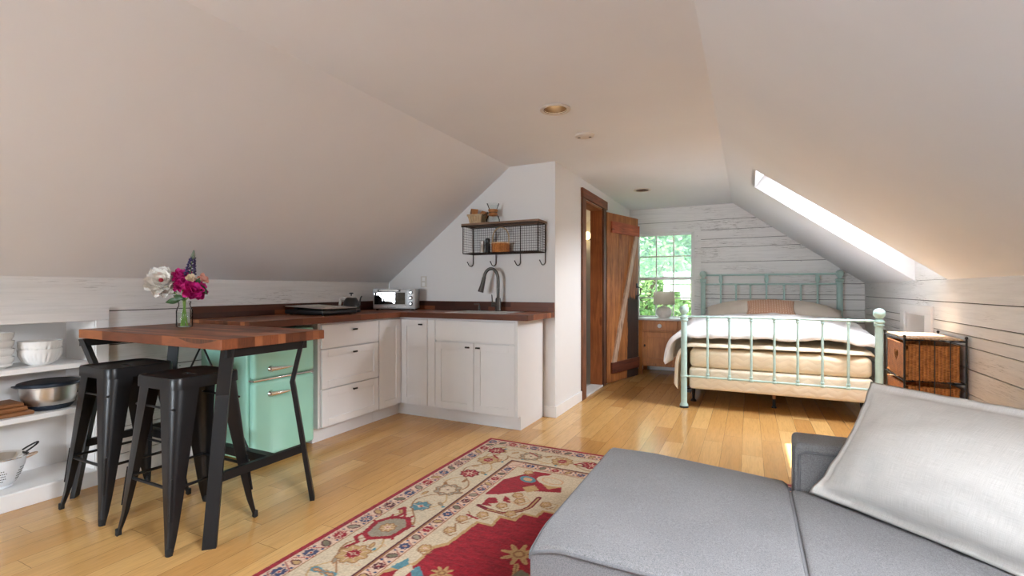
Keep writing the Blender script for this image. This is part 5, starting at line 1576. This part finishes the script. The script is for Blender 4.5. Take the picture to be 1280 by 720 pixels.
drape('blanket', M['blanket'], 'cream blanket between mattress and white duvet, hanging at the left', 'blanket', topb, -.515, .93, 4.90, 6.3, .46, .02, .03, .032, 60, 40, .006, 3, .13)
def topd(x, y):
    f = min(1, max(0, (y-4.90)/.75)); c = max(0, min(1, (x+.52)/1.46))
    crown = max(0, math.sin(PI*c))**.7 if 0 < c < 1 else 0
    return .648+.090*f**.55+.075*crown*(f**.5)+.012*math.sin(x*9+y*3)*.6
drape('duvet', M['duvet'], 'rumpled white duvet over the bed, spilling over the left side', 'duvet', topd, -.53, .935, 4.915, 6.2, .34, .06, .04, .042, 100, 70, .022, 7)
# pillows at the headboard
def bed_pillow(name, label, c, e1, e2, th, mat, seed, group=None):
    g = G(); e1 = Vector(e1); e2 = Vector(e2); nn = e1.cross(e2).normalized()
    if nn.z < 0: nn = -nn
    pillow_mesh(g, e1, e2, nn, th, 0, 30, 22, .003, seed, .5); o = g.obj(name, mat, smooth=4); o.location = c; tag(o, label, 'pillow', group)
GP = 'oatmeal pillows on the bed'
bed_pillow('bed_pillow', 'oatmeal bed pillow on the side nearest the window', (-.49, 6.20, .735), (.74, 0, .10), (.01, .40, .16), .11, M['beige'], 4, GP)
bed_pillow('bed_pillow', 'oatmeal bed pillow on the side nearest the knee wall', (.24, 6.20, .835), (.72, 0, -.12), (-.01, .40, .16), .11, M['beige'], 5, GP)
m, tt, b = new_mat('peach knit'); N = NT(tt)
o_ = N.sep(N.coord('UV')); wv = N.math('SINE', N.math('MULTIPLY', o_[0], 120.0)); wv2 = N.math('SINE', N.math('ADD', N.math('MULTIPLY', o_[1], 110.0), N.math('MULTIPLY', wv, 1.2)))
N.link(N.ramp(N.math('MULTIPLY', N.math('ADD', wv, wv2), .5), [(.1, srgb(206, 160, 134)), (.8, srgb(232, 204, 180))]), b.inputs['Base Color']); b.inputs['Roughness'].default_value = .95
N.link(N.bump(wv2, .6, .004), b.inputs['Normal']); M['knit'] = m
bed_pillow('knit_pillow', 'peach chunky knit cushion in the middle of the bed', (-.03, 6.05, .825), (.50, 0, 0), (0, .34, .16), .075, M['knit'], 6)

# ------------------------------------------------------------------ nightstand and lamp
NX0, NX1, NYF, NYB = -1.325, -.765, 6.50, 6.87
t = thing('nightstand', 'honey pine nightstand with marble top below the window', 'nightstand', ((NX0+NX1)/2, 6.69, 0))
g = G(); g.box(NX0+.01, NX1-.01, NYF+.022, NYB, .11, .715, .003); g.box(NX0+.05, NX1-.05, NYF+.006, NYF+.022, .572, .582, .001); g.obj('body', M['pine'], t, smooth=0)
for a in (NX0+.005, NX1-.055):
    for b in (NYF, NYB-.05):
        g = G(); g.box(a, a+.05, b, b+.05, 0, .715 if b < 6.6 else .15, .004); g.obj('leg', M['pine'], t, smooth=0)
g = G(); g.box(NX0-.012, NX1+.012, NYF-.02, NYB+.005, .716, .742, .004); g.obj('marble_top', M['marble'], t)
g = G(); g.box(NX0+.062, NX1-.062, NYF+.003, NYF+.022, .590, .702, .003); d = g.obj('drawer', M['pine'], t, smooth=0)
g = G(); g.lathe([(.001, 0), (.012, 0), (.011, .010), (.027, .016), (.027, .024), (.001, .030)], ((NX0+NX1)/2, NYF+.005, .645), 20, axis=(0, -1, 0)); g.obj('knob', M['white_china'], d)
g = G(); a, b_, z0, z1, r = NX0+.058, NX1-.058, .15, .562, .07
for q in ((a, a+r, z0, z1), (b_-r, b_, z0, z1), (a+r, b_-r, z0, z0+r), (a+r, b_-r, z1-r, z1)): g.box(q[0], q[1], NYF+.001, NYF+.022, q[2], q[3], .003)
g.box(a+r-.004, b_-r+.004, NYF+.015, NYF+.022, z0+r-.004, z1-r+.004)
d = g.obj('door', M['pine'], t, smooth=0)
g = G(); g.ball((a+.03, NYF-.006, .38), (.010, .012, .018), 12, 8); g.obj('knob', M['iron'], d)
lx, ly, lz = -1.015, 6.66, .742
t = thing('table_lamp', 'small table lamp with ribbed ceramic base and grey drum shade', 'lamp', (lx, ly, lz))
g = G(); g.lathe([(.001, 0), (.062, 0), (.064, .008), (.090, .035), (.102, .075), (.096, .11), (.078, .135), (.040, .15), (.030, .158), (.030, .166), (.001, .166)], (lx, ly, lz), 48, flute=lambda i, a: .02*math.sin(a*26)*math.sin(i*1.3)); g.obj('lamp_base', M['ceramic'], t)
g = G(); g.cyl((lx, ly, lz+.16), (lx, ly, lz+.235), .006, n=10); g.ball((lx, ly, lz+.25), .024, 14, 8); g.obj('socket', M['outlet'], t)
g = G(); shell(g, [(.138, .18), (.134, .35)], .0025, (lx, ly, lz), 48)
o = g.obj('lamp_shade', M['shade'], t)

# ------------------------------------------------------------------ basket stand
KX0, KX1, KY0, KY1, KZT = .895, 1.198, 3.88, 4.375, .822
t = thing('basket_stand', 'dark wire stand holding three wicker drawers against the right knee wall', 'drawer stand', ((KX0+KX1)/2, (KY0+KY1)/2, 0))
for x in (KX0, KX1):
    for y in (KY0, KY1):
        g = G(); g.cyl((x, y, 0), (x, y, KZT), .0055, n=10); g.ball((x, y, KZT+.005), .009, 12, 8); g.obj('post', M['iron'], t)
TIER = [.285, .54, KZT-.028]
levels = [.035, .285, .54, KZT-.02]
for z in levels:
    g = G(); g.tube([(KX0, KY0, z), (KX1, KY0, z), (KX1, KY1, z), (KX0, KY1, z)], .0045, 8, closed=True)
    for k in range(1, 6): g.tube([(KX0+(KX1-KX0)*k/6, KY0, z), (KX0+(KX1-KX0)*k/6, KY1, z)], .0025, 6)
    g.obj('tier_frame', M['iron'], t)
for y in (KY0, KY1):
    for k in range(1, 4):
        x = KX0+(KX1-KX0)*k/4
        g = G(); g.tube([(x, y-.001, .035), (x, y-.001, KZT-.02)], .0027, 8); g.obj('side_wire', M['iron'], t)
g = G(); g.box(KX0+.012, KX1-.012, KY0+.004, KY1-.004, KZT-.014, KZT-.004, .003); g.obj('wicker_top', M['wickerlid'], t)
for k, (z0, h, lb) in enumerate(((.0395, .215, 'honey wicker drawer at the bottom of the wire stand'), (.2895, .215, 'honey wicker drawer in the middle of the wire stand'), (.5445, .225, 'honey wicker drawer with heart cutout at the top of the stand'))):
    t = thing('wicker_drawer', lb, 'basket', ((KX0+KX1)/2, (KY0+KY1)/2, z0), 0, 'wicker drawers in the wire stand')
    xa, xb2, ya, yb2, th = KX0+.012, KX1-.024, KY0+.022, KY1-.022, .012
    g = G(); g.box(xa+th, xb2, ya, ya+th, z0, z0+h, .004); g.box(xa+th, xb2, yb2-th, yb2, z0, z0+h, .004); g.box(xb2-th, xb2, ya+th, yb2-th, z0, z0+h, .004); g.box(xa+th, xb2-th, ya+th, yb2-th, z0, z0+th)
    g.obj('basket_side', M['wicker'], t, smooth=0)
    # front with a heart-shaped hand hole
    hc = ((ya+yb2)/2, z0+h*.62); hs = .050
    n = 40
    hp_ = []
    for q in range(n):
        a = 2*PI*q/n
        hx = 16*math.sin(a)**3/17; hy = (13*math.cos(a)-5*math.cos(2*a)-2*math.cos(3*a)-math.cos(4*a))/17
        hp_.append((hc[0]+hs*hx, hc[1]+hs*hy))
    g = G(); outer = []
    for (py, pz) in hp_:
        dy, dz = py-hc[0], pz-hc[1]-.004
        s_ = min(((yb2-hc[0])/abs(dy)) if abs(dy) > 1e-6 else 1e9, ((z0+h-hc[1]) if dz > 0 else (hc[1]-z0))/abs(dz) if abs(dz) > 1e-6 else 1e9)
        outer.append((hc[0]+dy*s_, hc[1]+dz*s_))
    for x, fl in ((xa, 0), (xa+th, 1)):
        A_ = [g.bm.verts.new((x, p[0], p[1])) for p in hp_]; B_2 = [g.bm.verts.new((x, min(max(p[0], ya), yb2), min(max(p[1], z0), z0+h))) for p in outer]
        for q in range(n): g.bm.faces.new((A_[q], A_[(q+1) % n], B_2[(q+1) % n], B_2[q]))
        if not fl: A0, B0 = A_, B_2
        else:
            for q in range(n):
                j = (q+1) % n; g.bm.faces.new((A0[q], A_[q], A_[j], A0[j])); g.bm.faces.new((B0[q], B0[j], B_2[j], B_2[q]))
    for cy_, cz_ in ((ya, z0), (yb2, z0), (ya, z0+h), (yb2, z0+h)):   # fill the corners
        g.box(xa+.0005, xa+th-.0005, min(cy_, cy_+(.03 if cy_ == ya else -.03)), max(cy_, cy_+(.03 if cy_ == ya else -.03)), min(cz_, cz_+(.03 if cz_ == z0 else -.03)), max(cz_, cz_+(.03 if cz_ == z0 else -.03)))
    g.obj('basket_front', M['wicker'], t, smooth=0)
    g = G()
    for (z_) in (z0+h-.002, z0+.0095): g.tube([(xa+.004, ya+.004, z_), (xb2-.004, ya+.004, z_), (xb2-.004, yb2-.004, z_), (xa+.004, yb2-.004, z_)], .009, 8, closed=True)
    g.obj('basket_rim', M['wicker'], t)

# ------------------------------------------------------------------ outdoors
g = G(); g.box(-30, 30, 7.3, 60, -2.9, -2.8); o = struct(g.obj('ground', M['lawn'], smooth=0))
def tree(c, h, r, n, mat, label, seed, leaf=.16):
    rnd = random.Random(seed)
    t = thing('tree', label, 'tree', c, 0, 'trees outside the gable window')
    g = G()
    for k in range(n):
        while True:
            p = Vector((rnd.uniform(-1, 1), rnd.uniform(-1, 1), rnd.uniform(-1, 1)))
            if p.length < 1 and p.length > .25: break
        p = Vector((p.x*r, p.y*r*.8, h*.56+p.z*h*.46))
        p += Vector((mnoise.noise(p*.9+Vector((seed, 0, 0))), mnoise.noise(p*.9+Vector((0, seed, 0))), mnoise.noise(p*.9)))*r*.3
        a = Vector((rnd.uniform(-1, 1), rnd.uniform(-1, 1), rnd.uniform(-.6, .6))).normalized(); b = a.orthogonal().normalized()
        b = Quaternion(a, rnd.uniform(0, 6.28)) @ b; s = leaf*rnd.uniform(.6, 1.3)
        q = [p-a*s*.5, p+b*s*.28, p+a*s*.5, p-b*s*.28]
        g.bm.faces.new([g.bm.verts.new(v) for v in q])
    g.obj('foliage', mat, t, smooth=0, world=False, normals=False)
    g = G(); g.tube([(0, 0, 0), (.1, 0, h*.3), (0, .1, h*.6), (.1, 0, h*.85)], [.16, .12, .08, .03], 10)
    for k in range(7):
        a = 2*PI*k/7; g.tube([(0.05, 0, h*.3+k*.25), (r*.35*math.cos(a), r*.35*math.sin(a), h*.45+k*.28), (r*.7*math.cos(a), r*.6*math.sin(a), h*.55+k*.30)], [.06, .04, .015], 6)
    g.obj('trunk', M['bark'], t, world=False)
tree((-2.4, 11.8, -2.8), 5.0, 1.75, 9000, M['foliage'], 'bright leafy tree outside the window, closest to the glass', 1, .15)
tree((.3, 15.0, -2.8), 5.4, 1.6, 6000, M['foliage'], 'pale leafy tree at the right of the window view', 3, .2)
tree((-3.1, 17.0, -2.8), 7.2, 2.4, 9000, M['foliage2'], 'deep green tree outside the window, behind the bright one', 2, .22)
tree((-4.2, 25.0, -2.8), 11.0, 4.2, 9000, M['foliage2'], 'tall deep green tree farthest beyond the window', 5, .36)

# ------------------------------------------------------------------ light
w = bpy.data.worlds.new('sky'); sc.world = w; w.use_nodes = True
N = NT(w.node_tree); bg = w.node_tree.nodes['Background']
zc = N.sep(N.n('ShaderNodeTexCoord').outputs['Generated'])[2]
N.link(N.ramp(zc, [(.0, (.80, .86, .90, 1)), (.25, (.82, .91, 1.0, 1)), (1, (.55, .75, 1.0, 1))]), bg.inputs[0]); bg.inputs[1].default_value = 7.0

def add_light(name, typ, loc, energy, col=(1, 1, 1), **kw):
    l = bpy.data.lights.new(name, typ); l.energy = energy; l.color = col
    tgt = kw.pop('dir', None)
    for k, v in kw.items(): setattr(l, k, v)
    o = bpy.data.objects.new(name, l); COL.objects.link(o); o.location = loc
    if tgt: o.rotation_euler = Vector(tgt).to_track_quat('-Z', 'Y').to_euler()
    return o
add_light('sun', 'SUN', (2, 9, 9), 30.0, (1, .95, .88), dir=(-.005, -.404, -1), angle=R(.55))
# added area lamps boosting daylight from just outside the glass, and sky portals
add_light('daylight_rear_window', 'AREA', (-2.12, YB-.2, 1.23), 150, (.86, .92, 1), dir=(0, 1, 0), shape='RECTANGLE', size=.98, size_y=1.0)
c = slope(.82, (RS[1]+RS[2])/2, .36); add_light('fill_added_skylight', 'AREA', c, 140, (.90, .94, 1), dir=-nr, shape='RECTANGLE', size=.85, size_y=.75)  # lamp added over the unseen skylight to lift the left slope and sofa
c = slope(.64, (SK[1]+SK[2])/2, .36); add_light('portal_skylight', 'AREA', c, 1, dir=-nr, shape='RECTANGLE', size=1.15, size_y=.72).data.cycles.is_portal = True
add_light('portal_gable', 'AREA', (-1.05, YG+.11, 1.31), 1, dir=(0, -1, 0), shape='RECTANGLE', size=.78, size_y=1.2).data.cycles.is_portal = True
c = slope(.64, (SK[1]+SK[2])/2, .40); add_light('daylight_skylight', 'AREA', c, 85, (.94, .96, 1), dir=-nr, shape='RECTANGLE', size=1.0, size_y=.6)
add_light('recessed_bulb', 'SPOT', (L1[0], L1[1], CZ+.03), 12, (1, .75, .45), spot_size=R(110), spot_blend=.6, shadow_soft_size=.03)
add_light('sconce_bulb', 'POINT', (-2.11, YG-.30, 1.86), .5, (1, .72, .42), shadow_soft_size=.06)

# ------------------------------------------------------------------ camera and view
cam = bpy.data.cameras.new('camera'); co = bpy.data.objects.new('camera', cam); COL.objects.link(co)
co.location = (0, 0, 1.13); co.rotation_euler = (PI/2, 0, math.atan(296/602))
cam.sensor_width = 36; cam.lens = 602/1280*36; cam.shift_y = 1/1280; cam.clip_start = .05; cam.clip_end = 200
sc.camera = co
vs = sc.view_settings
sc.display_settings.display_device = 'sRGB'
vs.view_transform = 'Standard'; vs.look = 'None'; vs.exposure = .46; vs.gamma = 1; vs.use_curve_mapping = False
cy = sc.cycles
cy.use_denoising = True; cy.max_bounces = 10; cy.diffuse_bounces = 6; cy.glossy_bounces = 4; cy.transmission_bounces = 8; cy.transparent_max_bounces = 24
cy.sample_clamp_indirect = 12; cy.caustics_reflective = True; cy.caustics_refractive = False
